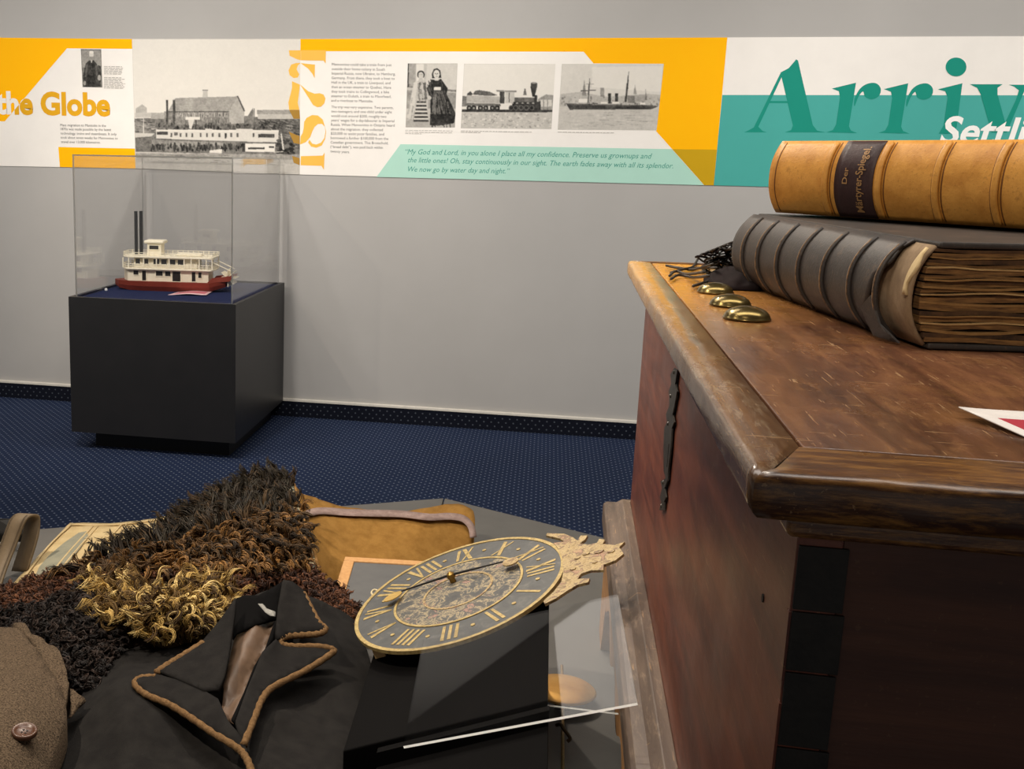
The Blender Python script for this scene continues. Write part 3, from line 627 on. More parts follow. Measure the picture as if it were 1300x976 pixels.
for y in (-.05, .05):
    MB().add([(.17, y-.003, .042), (.265, y-.003, .05), (.285, y-.003, .075), (.262, y-.003, .072), (.19, y-.003, .062), (.17, y+.003, .042), (.265, y+.003, .05), (.285, y+.003, .075), (.262, y+.003, .072), (.19, y+.003, .062)],
             [(0, 1, 2, 3, 4), (9, 8, 7, 6, 5), (0, 5, 6, 1), (1, 6, 7, 2), (2, 7, 8, 3), (3, 8, 9, 4), (4, 9, 5, 0)]).build('wheel_bracket', RED, boat, world=False)
    MB().tube([(.19, y, .13), (.27, y, .095)], .002, 6).build('strut', CREAM, boat, world=False)
# -- leaflet in front of the boat
def leaflet(name, corners, mats, label, parent=None, lift=.004):
    A, B, C_, D = [Vector(c) for c in corners]; n = 12; vs = []; fs = []; mi = []
    for i in range(n+1):
        for j in range(5):
            u, w_ = i/n, j/4; p = (A*(1-u)+B*u)*(1-w_)+(D*(1-u)+C_*u)*w_; vs.append(p+Vector((0, 0, lift*(1-math.cos(2*math.pi*u))*.5+lift*.6*u*u)))
    for i in range(n):
        for j in range(4):
            a = i*5+j; fs.append((a, a+5, a+6, a+1)); mi.append(1 if 1 <= i < n-1 and 1 <= j < 3 else 0)
    o = mesh(name, vs, fs, mats, parent, mi=mi, smooth=True, solid=-.0008); return tag(o, *label)
PINK = M('card_pink', (206, 110, 122), (214, 124, 134), 20, .5); PINKL = M('card_pale', (226, 190, 192), rough=.5)
leaflet('leaflet', [at_z(213, 374.5, DK+.001), at_z(262, 375.5, DK+.001), at_z(270, 370.5, DK+.001), at_z(226, 370.5, DK+.001)], [PINKL, PINK], ('small curled pink leaflet lying beside the model riverboat', 'leaflet'), None, .006)
mb = MB().tube([(-2.045, -.62, DK), (-2.045, -.62, DK+.007), (-2.045, -.62, DK+.012)], [.007, .007, .003], 12)
tag(mb.build('knob', M('knob_white', (220, 220, 218), rough=.4)), 'tiny white knob on the navy deck left of the boat', 'knob')
# ------------------------------------------------------------------ grey exhibit platform
PZ = .48
PLATM = M('platform_grey', (92, 90, 87), (101, 99, 95), 10, .55, .4, bump=.08, bscale=300)
def XY(px, py, z=PZ): p = at_z(px, py, z); return (p.x, p.y)
c0 = Vector(XY(564, 632)); cL = Vector(XY(40, 672)); cR = Vector(XY(757, 680))
dl = (cL-c0).normalized(); dr = (cR-c0).normalized()
far_l = c0+dl*2.0; far_r = c0+dr*1.9
plat = thing('exhibit_platform', 'low grey painted platform carrying the garments, clock and wooden chest', 'platform', (-.2, -4.1, 0))
seam = Vector((c0.x+.02, -5.05))
def top(poly):
    return MB().prism([(p[0], p[1], PZ-.03) for p in poly], None, (0, 0, .03)).build('top_panel', PLATM, plat, bevel=.002)
g = .0015
top([(c0.x-g, c0.y-.001), (far_l.x, far_l.y), (far_l.x, -5.05), (seam.x-g, -5.05)])
top([(c0.x+g, c0.y-.001), (seam.x+g, -5.05), (far_r.x, -5.05), (far_r.x, far_r.y)])
ins = [(c0.x, c0.y-.06), (far_l.x+.05, far_l.y-.05), (far_l.x+.05, -5.0), (far_r.x-.05, -5.0), (far_r.x-.05, far_r.y-.05)]
MB().prism([(x, y, .001) for x, y in ins], None, (0, 0, PZ-.032)).build('carcass', PLATM, plat)

# ------------------------------------------------------------------ clock on its black wedge stand
CN = Vector((-.376, -.071, .924)).normalized(); CC = Vector((-.100, -3.944, .713)); CR = .166
AX = (Vector((1, 0, 0))-CN*CN.x).normalized(); AY = CN.cross(AX)          # crown direction, and its left
def cp(u, v, h=0): return CC+AX*u+AY*v+CN*h
def uv(px, py):
    p = on_plane(px, py, CC, CN)-CC; return p.dot(AX), p.dot(AY)
GILT = M('worn_gilt', (136, 114, 68), (190, 168, 112), 160, .55, .4, metal=.15, bump=.15, bscale=300)
def painted(name, cols, scale, rough=.5):
    t = NT(name); v = t.coord((1, 1, 1)); f1 = t.noise(v, scale, 6, .7, .6); f2 = t.noise(v, scale*2.7, 4, .6, .3)
    c = t.ramp(f1, [(p, rgb(*k)) for p, k in cols]); c = t.mix(t.math('MULTIPLY', f2, .45), c, rgb(70, 68, 66)); t.base(c); t.rough(rough, .4); t.bump(f2, .1, .001); return t.m
SLATE_P = painted('dial_dark_paint', [(.2, (64, 66, 68)), (.55, (82, 84, 84)), (.72, (112, 110, 104)), (.85, (70, 70, 70))], 45)
FLOWER_P = painted('dial_flower_paint', [(.3, (58, 60, 62)), (.46, (80, 80, 78)), (.505, (186, 168, 130)), (.53, (88, 86, 82)), (.59, (74, 74, 72)), (.63, (192, 146, 124)), (.67, (84, 82, 80)), (.74, (196, 180, 142))], 42)
CROWN_P = painted('crown_paint', [(.3, (78, 60, 36)), (.42, (164, 138, 88)), (.5, (194, 170, 120)), (.55, (104, 80, 50)), (.63, (176, 134, 106)), (.72, (186, 162, 112)), (.85, (92, 72, 44))], 62)
clock = thing('painted_clock', 'oval-looking round painted clock face with gilt roman numerals on black stand', 'clock', cp(0, 0, -.02))
def ring(name, r0, r1, h0, h1, mat, parent=clock, n=72):
    vs, fs = [], []
    for i in range(n):
        a = 2*math.pi*i/n; c, s = math.cos(a), math.sin(a)
        vs += [cp(r0*c, r0*s, h0), cp(r1*c, r1*s, h0), cp(r1*c, r1*s, h1), cp(r0*c, r0*s, h1)]
    for i in range(n):
        a = i*4; b = ((i+1) % n)*4
        for k in range(4): fs.append((a+k, a+(k+1) % 4, b+(k+1) % 4, b+k))
    return mesh(name, vs, fs, mat, parent)
def disc(name, r, h0, h1, mat, parent=clock, n=72, cu=0, cv=0):
    vs = [cp(cu+r*math.cos(2*math.pi*i/n), cv+r*math.sin(2*math.pi*i/n), h0) for i in range(n)]
    return MB().prism(vs, None, CN*(h1-h0)).build(name, mat, parent)
plate = disc('dial_plate', CR, -.004, 0, SLATE_P)
ring('rim', CR-.0055, CR+.0006, -.0045, .0012, GILT)
ring('inner_rim', .1595*.62, .1595*.645, 0, .0014, GILT)
disc('dial_centre', .098, 0, .0007, FLOWER_P)
ring('centre_scroll', .052, .056, .0007, .0016, CROWN_P)
def bar(mb, r0, r1, a, off, w0, w1, h=.0016):
    ca, sa = math.cos(a), math.sin(a)
    def q_(r, o): return (r*ca-o*sa, r*sa+o*ca)
    pts = [q_(r0, off[0]-w0/2), q_(r1, off[1]-w1/2), q_(r1, off[1]+w1/2), q_(r0, off[0]+w0/2)]; h = .0005
    mb.prism([cp(u, v, .0002) for u, v in pts], None, CN*h)
ROM = ['XII', 'I', 'II', 'III', 'IIII', 'V', 'VI', 'VII', 'VIII', 'IX', 'X', 'XI']
for k, s in enumerate(ROM):
    a = -2*math.pi*k/12; mb = MB(); widths = {'I': .010, 'V': .021, 'X': .021}; tot = sum(widths[c] for c in s); x = tot/2
    for c in s:
        w_ = widths[c]; m = x-w_/2; x -= w_
        if c == 'I': bar(mb, .109, .150, a, (m, m), .0045, .0052)
        elif c == 'V': bar(mb, .107, .152, a, (m, m+.0075), .004, .007); bar(mb, .107, .152, a, (m, m-.0075), .003, .004)
        else: bar(mb, .107, .152, a, (m-.007, m+.0075), .0065, .0065); bar(mb, .107, .152, a, (m+.007, m-.0075), .003, .003)
    mb.build('numeral', GILT, clock)
for k in range(12):
    a = -2*math.pi*(k+.5)/12; disc('minute_dot', .0035, 0, .0012, GILT, n=8, cu=.13*math.cos(a), cv=.13*math.sin(a))
Z = zoomed(440, 660, 3.6111)
hub = uv(*Z([(490, 285)])[0]); e1 = uv(*Z([(262, 355)])[0]); e2 = uv(*Z([(728, 220)])[0]); sp = uv(*Z([(222, 378)])[0]); dk2 = uv(*Z([(762, 220)])[0])
IRON = M('black_iron', (26, 24, 22), (36, 32, 28), 60, .5, .5, metal=.4)
hand = MB().tube([cp(*e1, .011), cp(*hub, .013), cp(*e2, .011)], [.0012, .0022, .0012], 8).build('hand', IRON, clock)
d_ = (Vector(sp)-Vector(e1)).normalized(); sdv = Vector((-d_.y, d_.x)); e1v = Vector(e1)
spade = [e1v+d_*(.016-.016*math.cos(a))+sdv*(.0105*math.sin(a)) for a in [k*math.pi/9 for k in range(18)]]
MB().prism([cp(p.x, p.y, .0095) for p in spade], None, CN*.0015).build('hand_tip', M('brass_tip', (196, 160, 86), (214, 180, 104), 40, .35, .5, metal=.6), hand)
disc('hand_counterweight', .0125, .0095, .0115, CROWN_P, hand, 24, *dk2)
MB().tube([cp(*hub, 0), cp(*hub, .008), cp(*hub, .009), cp(*hub, .015), cp(*hub, .018)], [.005, .005, .007, .006, .002], 14).build('hub', M('old_brass', (120, 92, 44), (150, 118, 60), 60, .4, .5, metal=.8), clock)
crown = [(915, 75), (922, 65), (1000, 68), (1040, 84), (1060, 100), (1075, 76), (1106, 76), (1095, 95), (1072, 112), (1110, 118), (1150, 110), (1160, 92), (1186, 95), (1176, 115), (1230, 120), (1277, 105), (1252, 130), (1272, 160), (1235, 190), (1180, 210),
         (1180, 234), (1120, 236), (1077, 252), (1060, 276), (1116, 272), (1110, 290), (1060, 302), (1010, 332), (960, 366), (910, 390), (905, 376), (950, 335), (986, 290), (996, 240), (992, 180), (975, 140), (950, 110), (1000, 104), (980, 90)]
v2, f2, nb2 = tri2d([uv(*p) for p in Z(crown)])
o = mesh('crown', [cp(p.x, p.y, .002) for p in v2], f2, CROWN_P, clock, solid=.004)
for px, py, r in ((1100, 160, .007), (1160, 150, .009), (1060, 180, .006), (1215, 150, .007), (1040, 230, .006), (1140, 200, .005)):
    u_, v_ = uv(*Z([(px, py)])[0]); disc('crown_rosette', r*.8, .002, .0035, CROWN_P, o, 10, u_, v_)
# cord loop hanging out at the lower edge
lp = [Vector((*uv(*p), 0)) for p in Z([(150, 318), (125, 310), (110, 322), (122, 338), (150, 335)])]
MB().tube(smooth_path([cp(p.x, p.y, -.004) for p in lp], 5), .0016, 6).build('cord_loop', M('cord', (200, 186, 150), rough=.8), clock)

wb = on_plane(484, 832, CC-CN*.022, CN)
MB().prism([wb+AX*a+AY*b for a, b in ((-.008, -.006), (.008, -.006), (.008, .02), (-.008, .02))], None, CN*.016).build('back_bracket', M('raw_wood', (176, 142, 92), (196, 162, 110), 40, .6), clock)
STANDM = M('stand_black', (4, 3, 3), (6, 5, 5), 20, .85, .1, bump=.1, bscale=400)
stand = thing('clock_stand', 'black wedge-shaped stand beneath the clock face', 'stand', (-.1, -4.2, PZ))
def zs(x, y, h=0):
    """height of the plane parallel to the dial, h below it"""
    return CC.z - h - (CN.x*(x-CC.x)+CN.y*(y-CC.y))/CN.z
def wedge(name, x0, x1, y0, y1, h, mat=STANDM, zbase=PZ+.0005):
    b = [(x0, y0), (x1, y0), (x1, y1), (x0, y1)]
    vs = [(x, y, zbase) for x, y in b]+[(x, y, zs(x, y, h)) for x, y in b]
    return mesh(name, vs, [(3, 2, 1, 0), (4, 5, 6, 7), (0, 1, 5, 4), (1, 2, 6, 5), (2, 3, 7, 6), (3, 0, 4, 7)], mat, stand, bevel=.002)
wedge('wedge', -.215, .034, -4.26, -3.80, .030); wedge('front_step', -.170, .036, -4.60, -4.262, .055)
MB().prism([(-.170, -4.275, zs(-.170, -4.275, .055)), (.036, -4.275, zs(.036, -4.275, .055)), (.036, -4.275, zs(.036, -4.275, .035)), (-.170, -4.275, zs(-.170, -4.275, .035))], None, (0, .012, 0)).build('ledge', STANDM, stand)
for x, y in ((-.14, -3.98), (-.02, -3.98)):
    MB().prism([(x-.02, y-.02, zs(x-.02, y-.02, .0300)), (x+.02, y-.02, zs(x+.02, y-.02, .0300)), (x+.02, y+.02, zs(x+.02, y+.02, .0300)), (x-.02, y+.02, zs(x-.02, y+.02, .0300))], None, (0, 0, .025)).build('support_block', STANDM, stand)

# -- acrylic reading panel lying on the front step
sheet = thing('acrylic_sign_holder', 'clear acrylic sheet tilted on the black stand in front of the clock', 'sign holder', (0, -4.25, .70))
pA, pB, pC, pD = [on_plane(px, py, CC, CN) for px, py in ((703, 775), (785, 757), (810, 895), (513, 950))]
pA = pB+(pD-pC)
mb = MB().prism([pA, pB, pC, pD], None, CN*.0032); mb.m = [0, 0, 0, 2, 1, 0]
ACRE2 = acrylic('acrylic_bright_edge', .9, .92)
mb.build('sheet', [ACR, ACRE2, ACRE], sheet)
lipa = on_plane(643, 889, CC-CN*.03, CN); lipb = at_y(785, 906, lipa.y)
MB().tube([lipa, lipb], .0011, 6).build('support_rod', ACRE2, sheet)
# -- pendulum lying on the platform
BR = M('polished_brass', (196, 142, 66), (222, 172, 92), 30, .42, .5, metal=.7)
bc = at_z(714.5, 876, PZ+.022); rr = .054
pend = thing('clock_pendulum', 'brass clock pendulum with round bob lying beside the chest', 'pendulum', (bc.x, bc.y, PZ))
vs, fs = [], []; n = 40
prof = [(0, -.006), (rr*.6, -.005), (rr*.95, -.001), (rr, .001), (rr*.93, .004), (rr*.6, .0085), (rr*.25, .0105), (0, .011)]
for r_, z_ in prof:
    vs += [bc+Vector((r_*math.cos(2*math.pi*i/n), r_*math.sin(2*math.pi*i/n), z_)) for i in range(n)]
for k in range(len(prof)-1):
    for i in range(n): fs.append((k*n+i, k*n+(i+1) % n, (k+1)*n+(i+1) % n, (k+1)*n+i))
mesh('bob', vs, fs, BR, pend, smooth=True)
ra = at_z(713.2, 845, PZ+.02); rb = at_z(714.5, 1010, PZ+.02)
WIRE = M('dull_brass', (132, 104, 62), (160, 132, 84), 40, .4, .5, metal=.8)
MB().tube([ra, bc+Vector((0, 0, -.002)), rb], .0026, 8).build('rod', WIRE, pend)
h0 = at_z(713, 926, PZ+.03)
MB().tube(smooth_path([h0+Vector((-.008, .004, .004)), h0+Vector((-.002, 0, .008)), h0+Vector((.004, -.008, .004)), h0+Vector((.012, -.022, 0)), h0+Vector((.008, -.026, -.004))], 5), .0028, 8).build('hook', M('hook_dark', (60, 46, 30), (84, 66, 42), 30, .45, .5, metal=.7), pend)
for y in (rb.y+.02, bc.y-.02): MB().box(bc.x-.012, bc.x+.012, y-.008, y+.008, PZ+.0005, PZ+.018).build('rest', STANDM, pend)
# -- slate writing tablet
sl = thing('slate_tablet', 'school slate in a light wooden frame beside the folded tan blanket', 'slate', (-.28, -3.38, PZ))
s0 = at_z(438, 706, PZ+.055); s1 = at_z(560, 713, PZ+.055); s3 = at_z(418, 752, PZ+.050)
u_ = (s1-s0).normalized(); v_ = (s3-s0); v_ = (v_-u_*v_.dot(u_)*.55).normalized(); W_, H_ = .25, .30; nn = u_.cross(v_)
if nn.z < 0: nn = -nn
def sp_(a, b, h): return s0+u_*a+v_*b+nn*h
FR = M('slate_frame_wood', (190, 140, 88), (206, 160, 106), 30, .55, .3, stretch=(4, 4, 4))
fw = .022
for (a0, a1, b0, b1) in ((0, W_, 0, fw), (0, W_, H_-fw, H_), (0, fw, fw, H_-fw), (W_-fw, W_, fw, H_-fw)):
    MB().prism([sp_(a0, b0, -.010), sp_(a1, b0, -.010), sp_(a1, b1, -.010), sp_(a0, b1, -.010)], None, nn*.010).build('frame_rail', FR, sl, bevel=.002)
MB().prism([sp_(fw, fw, -.008), sp_(W_-fw, fw, -.008), sp_(W_-fw, H_-fw, -.008), sp_(fw, H_-fw, -.008)], None, nn*.005).build('slate_sheet', M('slate_grey', (88, 88, 88), (98, 98, 97), 18, .6), sl)
# ------------------------------------------------------------------ garments and textiles on the platform
import numpy as np
class Height:
    """smooth height surface through measured points (px, py, z): thin-plate spline"""
    def __init__(s, pts, reg=1e-3):
        s.p = np.array([(a/100, b/100) for a, b, c in pts]); z = np.array([c for a, b, c in pts]); n = len(pts)
        K = s.U(np.linalg.norm(s.p[:, None]-s.p[None], axis=2))+reg*np.eye(n); P = np.c_[np.ones(n), s.p]
        A = np.block([[K, P], [P.T, np.zeros((3, 3))]]); s.w = np.linalg.solve(A, np.r_[z, np.zeros(3)])
    @staticmethod
    def U(r): return np.where(r > 1e-9, r*r*np.log(np.maximum(r, 1e-9)), 0)
    def __call__(s, x, y):
        d = np.hypot(s.p[:, 0]-x/100, s.p[:, 1]-y/100); n = len(s.p)
        return float(s.w[:n]@s.U(d)+s.w[n]+s.w[n+1]*x/100+s.w[n+2]*y/100)
def soft(name, parent, outline, inner, mat, step=9, fold=None, skirt=None, solid=0, H=None, smooth_edge=3, lift=0, subsurf=0):
    """a cloth surface: outline/inner are (px, py, z); fold(p) adds relief in metres"""
    if H is None: H = Height([p for p in outline]+list(inner))
    out = outline
    if smooth_edge: out = [tuple(p) for p in smooth_path([(p[0], p[1], 0) for p in outline], smooth_edge, True)]
    v, f, nb = tri2d([(p[0], p[1]) for p in out], step)
    vs = []
    for p in v:
        z = H(p.x, p.y)+lift; q_ = at_z(p.x, p.y, z)
        if fold: q_ = q_+Vector((0, 0, fold(q_)))
        vs.append(q_)
    fs = list(f)
    if skirt is not None:      # close the sides down to the support
        cnt = {}
        for t in f:
            for i in range(3):
                e = (t[i], t[(i+1) % 3]); cnt[tuple(sorted(e))] = (cnt.get(tuple(sorted(e)), (0, e))[0]+1, e)
        low = {}
        for k, (c, e) in cnt.items():
            if c == 1:
                for i in e:
                    if i not in low: low[i] = len(vs); vs.append(Vector((vs[i].x, vs[i].y, min(skirt, vs[i].z-.001))))
                fs.append((e[1], e[0], low[e[0]], low[e[1]]))
    o = mesh(name, vs, fs, mat, parent, smooth=True, solid=solid, subsurf=subsurf); return o, H
def fbm(p, s, seed=0): return mnoise.fractal(Vector((p.x*s+seed, p.y*s, p.z*s)), .9, 2.0, 4)
def cloth(name, c1, c2, weave=900, scale=25, bump=.35, rough=.95):
    t = NT(name); v = t.coord(); f = t.noise(v, scale, 5, .65); g_ = t.noise(v, weave, 2, .7)
    c = t.ramp(f, [(.38, rgb(*c1)), (.62, rgb(*c2))]); c = t.mix(t.math('MULTIPLY', g_, .35), c, rgb(*[x*.55 for x in c1])); t.base(c)
    t.rough(rough, .15); t.bump(g_, bump, .002);  return t.m
def path3(pts, H, z, dz, n=5):
    px = smooth_path([(*q_, 0) for q_ in z(pts)], n); return [at_z(p.x, p.y, H(p.x, p.y)+dz) for p in px]
ident = lambda p: p
def inside(poly, x, y):
    c = False
    for i in range(len(poly)):
        a, b = poly[i], poly[i-1]
        if (a[1] > y) != (b[1] > y) and x < (b[0]-a[0])*(y-a[1])/(b[1]-a[1])+a[0]: c = not c
    return c
def strands(name, parent, poly, H, count, length, width, curl, freq, direction, mats, seed, lift=0, segs=7, up=.5, weights=None, sub=1, spread=.004):
    """individual locks of wool: tapered three-sided curls rooted on the pelt"""
    r = random.Random(seed); xs = [p[0] for p in poly]; ys = [p[1] for p in poly]; roots = []
    while len(roots) < count:
        x, y = r.uniform(min(xs), max(xs)), r.uniform(min(ys), max(ys))
        if inside(poly, x, y): roots.append((x, y))
    lock = np.repeat(np.arange(len(roots)), sub); NL = len(roots)
    N = NL*sub; R0 = np.array([at_z(x, y, H(x, y)+lift) for x, y in roots]); D = np.array([direction(x, y, r) for x, y in roots], float); R0 = R0[lock]; D = D[lock]
    D /= np.linalg.norm(D, axis=1)[:, None]; rg = np.random.default_rng(seed)
    def per(a, b, j): return rg.uniform(a, b, NL)[lock]*rg.uniform(1-j, 1+j, N)
    L = length*per(.6, 1.2, .12); ph = rg.uniform(0, 6.28, NL)[lock]+rg.normal(0, .25, N); am = curl*per(.5, 1.3, .2); fr = freq*per(.7, 1.3, .05)
    Z_ = np.array([0, 0, 1.]); S = np.cross(D, Z_); S /= np.linalg.norm(S, axis=1)[:, None]+1e-9; Q = np.cross(S, D)
    t = np.linspace(0, 1, segs)
    arch = (4*t*(1-t))[None, :, None]
    C = R0[:, None]+D[:, None]*(L[:, None, None]*t[None, :, None]) + Z_*(up*L[:, None, None]*arch*.5)
    cu = (am[:, None]*np.minimum(1, t*2.5)[None])[..., None]
    ang = ph[:, None]+fr[:, None]*6.28*t[None]
    C = C+S[:, None]*cu*np.cos(ang)[..., None]+Q[:, None]*cu*np.sin(ang)[..., None]*.8
    so = rg.normal(0, spread, (N, 2))*(1 if sub > 1 else 0); tp = (1-.75*t**1.3)[None, :, None]
    C = C+(S*so[:, :1]+Q*so[:, 1:])[:, None]*tp
    wd = width*rg.uniform(.6, 1.3, N)[:, None]*(1-.8*t**1.6)[None]
    vs = []
    for k in range(3):
        a = 2*math.pi*k/3; vs.append(C+(S[:, None]*math.cos(a)+Q[:, None]*math.sin(a))*wd[..., None])
    V = np.stack(vs, 2).reshape(-1, 3)      # N, segs, 3
    fs = []
    base = np.arange(N)*segs*3
    for i in range(segs-1):
        for k in range(3):
            a = i*3+k; b = i*3+(k+1) % 3; fs.append(np.stack([base+a, base+b, base+b+3, base+a+3], 1))
    F_ = np.concatenate(fs)
    mi_s = rg.choice(len(mats), NL, p=weights)[lock]; jit = rg.random(N) < .18; mi_s = np.where(jit, rg.choice(len(mats), N, p=weights), mi_s); mi = np.tile(mi_s, (segs-1)*3)
    me = bpy.data.meshes.new(name); me.vertices.add(len(V)); me.vertices.foreach_set('co', V.ravel()); me.loops.add(F_.size); me.loops.foreach_set('vertex_index', F_.ravel().astype(np.int32))
    me.polygons.add(len(F_)); me.polygons.foreach_set('loop_start', np.arange(len(F_), dtype=np.int32)*4); me.polygons.foreach_set('loop_total', np.full(len(F_), 4, np.int32))
    me.polygons.foreach_set('material_index', mi.astype(np.int32)); me.polygons.foreach_set('use_smooth', [True]*len(F_)); me.update(calc_edges=True); me.validate()
    for m in mats: me.materials.append(m)
    o = bpy.data.objects.new(name, me); COL.objects.link(o); o.parent = parent; o.matrix_parent_inverse = parent.matrix_basis.inverted()
    o['kind'] = 'stuff'; return o
def hairm(name, c): return M(name, c, tuple(x*1.25 for x in c), 60, .6, .3)

# -- cream cloth under the pelt
cr = thing('cream_skirt', 'cream linen skirt with stitched seams partly under the dark shaggy pelt', 'skirt', at_z(130, 700, PZ))
co = [(18, 748, .488), (40, 715, .500), (84, 668, .505), (95, 664, .507), (140, 664, .512), (222, 654, .52), (270, 650, .52), (260, 700, .53), (170, 735, .53), (90, 750, .52)]
_, Hc = soft('cloth', cr, co, [(120, 690, .525), (70, 715, .512)], cloth('cream_linen', (208, 182, 132), (222, 198, 150), 1200), 9, lambda p: .004*fbm(p, 14), PZ+.001)
soft('blue_panel', cr, [(62, 705, 0), (100, 676, 0), (112, 680, 0), (88, 712, 0), (62, 735, 0), (45, 730, 0)], [], cloth('faded_blue', (150, 148, 130), (164, 160, 138), 900), 9, None, None, 0, Hc, 2, .0035)
for a, b, c_ in (((90, 666), (60, 695), (24, 742)), ((118, 668), (88, 700), (52, 744)), ((124, 668), (94, 702), (60, 744)), ((156, 664), (132, 690), (100, 722)), ((162, 664), (138, 692), (108, 722)), ((90, 666), (150, 666), (225, 656))):
    MB().tube(path3([a, b, c_], Hc, ident, .003), .0022, 6).build('seam', cloth('seam_thread', (214, 188, 138), (226, 202, 156)), cr, smooth=True)

# -- leather strap
st = thing('leather_strap', 'looped grey leather strap standing at the left edge of the platform', 'strap', at_z(5, 730, PZ))
LE = M('grey_leather', (112, 96, 74), (130, 112, 88), 30, .6, .35, bump=.2, bscale=250)
cpts = [at_z(-14, 755, .485), at_z(-2, 720, .52), at_z(10, 690, .56), at_z(20, 664, .60), at_z(26, 655, .612), at_z(31, 654, .613)+Vector((0, .012, 0)), at_z(33, 662, .60)+Vector((0, .03, 0)), at_z(28, 690, .56)+Vector((0, .04, 0)), at_z(20, 730, .49)+Vector((0, .02, 0))]
pth = smooth_path(cpts, 5); vs = []; wv = Vector((.019, -.004, .002))
for p in pth: vs += [p-wv, p+wv]
mesh('band', vs, [(2*i, 2*i+1, 2*i+3, 2*i+2) for i in range(len(pth)-1)], LE, st, smooth=True, solid=.005)
for sgn in (-.8, .8):
    MB().tube([p+wv*sgn+Vector((0, -.002, .002)) for p in pth[:22]], .0008, 5).build('stitching', M('stitch', (86, 72, 54), rough=.8), st)
bk = [at_z(-60, 690, .52), at_z(-20, 668, .56), at_z(6, 668, .56), at_z(10, 690, .53)]
MB().prism([p+Vector((0, .06, 0)) for p in bk], None, (0, .03, -.03)).build('bag_flap', M('black_leather', (26, 24, 22), rough=.6), st, bevel=.006, segs=3)

# -- shaggy pelt coat
fur = thing('sheepskin_coat', 'shaggy dark brown sheepskin coat heaped behind the black coat', 'fur coat', at_z(200, 780, PZ))
fo = [(-60, 765, .53), (0, 748, .545), (60, 740, .55), (105, 724, .553), (200, 700, .57), (246, 664, .59), (270, 648, .60), (330, 618, .615), (362, 616, .615), (374, 640, .60), (388, 700, .575), (398, 728, .56), (440, 760, .55), (462, 790, .545), (440, 830, .54), (250, 850, .55), (150, 862, .55), (118, 892, .54), (60, 860, .54), (-60, 850, .54)]
fi = [(200, 715, .605), (300, 680, .62), (150, 770, .60), (230, 775, .605), (350, 765, .575), (50, 790, .575), (100, 740, .585)]
HIDE = M('hide', (36, 24, 16), (50, 34, 22), 30, .9)
_, Hf = soft('hide', fur, fo, fi, HIDE, 12, lambda p: .008*fbm(p, 18), PZ+.001)
def flow(sx, sy, up, jit):
    return lambda x, y, r: (sx+jit*r.uniform(-1, 1)+(x-250)*.0012, sy+jit*r.uniform(-1, 1), up+.25*r.random())
olive = [hairm('fur_olive', (46, 40, 30)), hairm('fur_a', (40, 31, 21)), hairm('fur_b', (66, 50, 31)), hairm('fur_d', (30, 25, 19))]
mid = [hairm('fur_a', (40, 31, 21)), hairm('fur_e', (82, 59, 33)), hairm('fur_b', (66, 50, 31)), hairm('fur_c', (112, 80, 42))]
low_ = [hairm('fur_e', (82, 59, 33)), hairm('fur_c', (112, 80, 42)), hairm('fur_f', (134, 96, 50)), hairm('fur_b', (66, 50, 31))]
strands('long_fur', fur, [(96, 728), (150, 712), (205, 694), (242, 664), (265, 648), (300, 632), (342, 616), (368, 622), (378, 660), (300, 690), (200, 712)], Hf, 640, .058, .0022, .0055, 1.1, flow(-.35, .55, .5, .45), olive, 11, .004, 9, .5, [.4, .25, .2, .15], 9, .004)
strands('long_fur', fur, [(60, 742), (110, 728), (200, 706), (300, 676), (378, 650), (386, 705), (300, 712), (200, 726), (130, 730)], Hf, 620, .052, .0021, .0058, 1.15, flow(.25, -.6, .35, .5), mid, 16, .004, 9, .5, [.25, .35, .2, .2], 9, .004)
strands('long_fur', fur, [(130, 730), (200, 716), (300, 698), (386, 690), (393, 728), (300, 732), (200, 732)], Hf, 300, .044, .0021, .0055, 1.15, flow(.2, -.7, .3, .5), low_, 17, .004, 9, .5, [.35, .3, .15, .2], 9, .004)
tops = [(90, 726), (150, 712), (205, 694), (245, 664), (300, 632), (345, 616), (356, 620), (300, 645), (250, 675), (200, 704), (120, 724)]
def d_top(x, y, r): return (-.75+.35*r.uniform(-1, 1) if x < 300 else -.15+.5*r.uniform(-1, 1), .4+.3*r.uniform(-1, 1), .75+.5*r.random())
strands('fur_locks', fur, tops, Hf, 70, .055, .0024, .010, 1.3, d_top, olive, 12, .006, 10, .15, [.45, .3, .1, .15], 9, .003)
bk_ = [hairm('fleece_a', (72, 44, 28)), hairm('fleece_b', (96, 60, 38)), hairm('fleece_c', (46, 28, 20))]
brown = [(-50, 775), (0, 752), (70, 728), (130, 716), (300, 726), (396, 726), (440, 758), (464, 792), (440, 815), (410, 775), (380, 752), (345, 744), (310, 765), (295, 757), (270, 740), (130, 738), (105, 748), (60, 776), (0, 790), (-50, 795)]
anyd = lambda x, y, r: (r.uniform(-1, 1), r.uniform(-1, 1), .5+.5*r.random())
strands('curly_fleece', fur, brown, Hf, 2200, .020, .0020, .0046, 1.5, anyd, bk_, 13, .003, 7, .6, None, 3, .0022)
kk = [hairm('black_fleece_a', (30, 22, 18)), hairm('black_fleece_b', (44, 33, 27)), hairm('black_fleece_c', (20, 15, 13))]
blk = [(-50, 790), (0, 785), (60, 774), (105, 748), (130, 780), (160, 815), (140, 850), (118, 885), (100, 880), (60, 850), (-50, 840)]
strands('black_fleece', fur, blk, Hf, 1500, .026, .0021, .0060, 1.5, anyd, kk, 14, .004, 8, .6, None, 4, .0025)
hem = [at_z(x, y, z) for x, y, z in ((367, 616, .628), (372, 636, .622), (377, 655, .612), (384, 680, .598), (392, 705, .582), (398, 727, .568))]
vs = []
for p in smooth_path(hem, 5): vs += [p+Vector((-.008, 0, .004)), p+Vector((.006, .002, .002)), p+Vector((.010, .004, -.01))]
nv = len(vs)//3
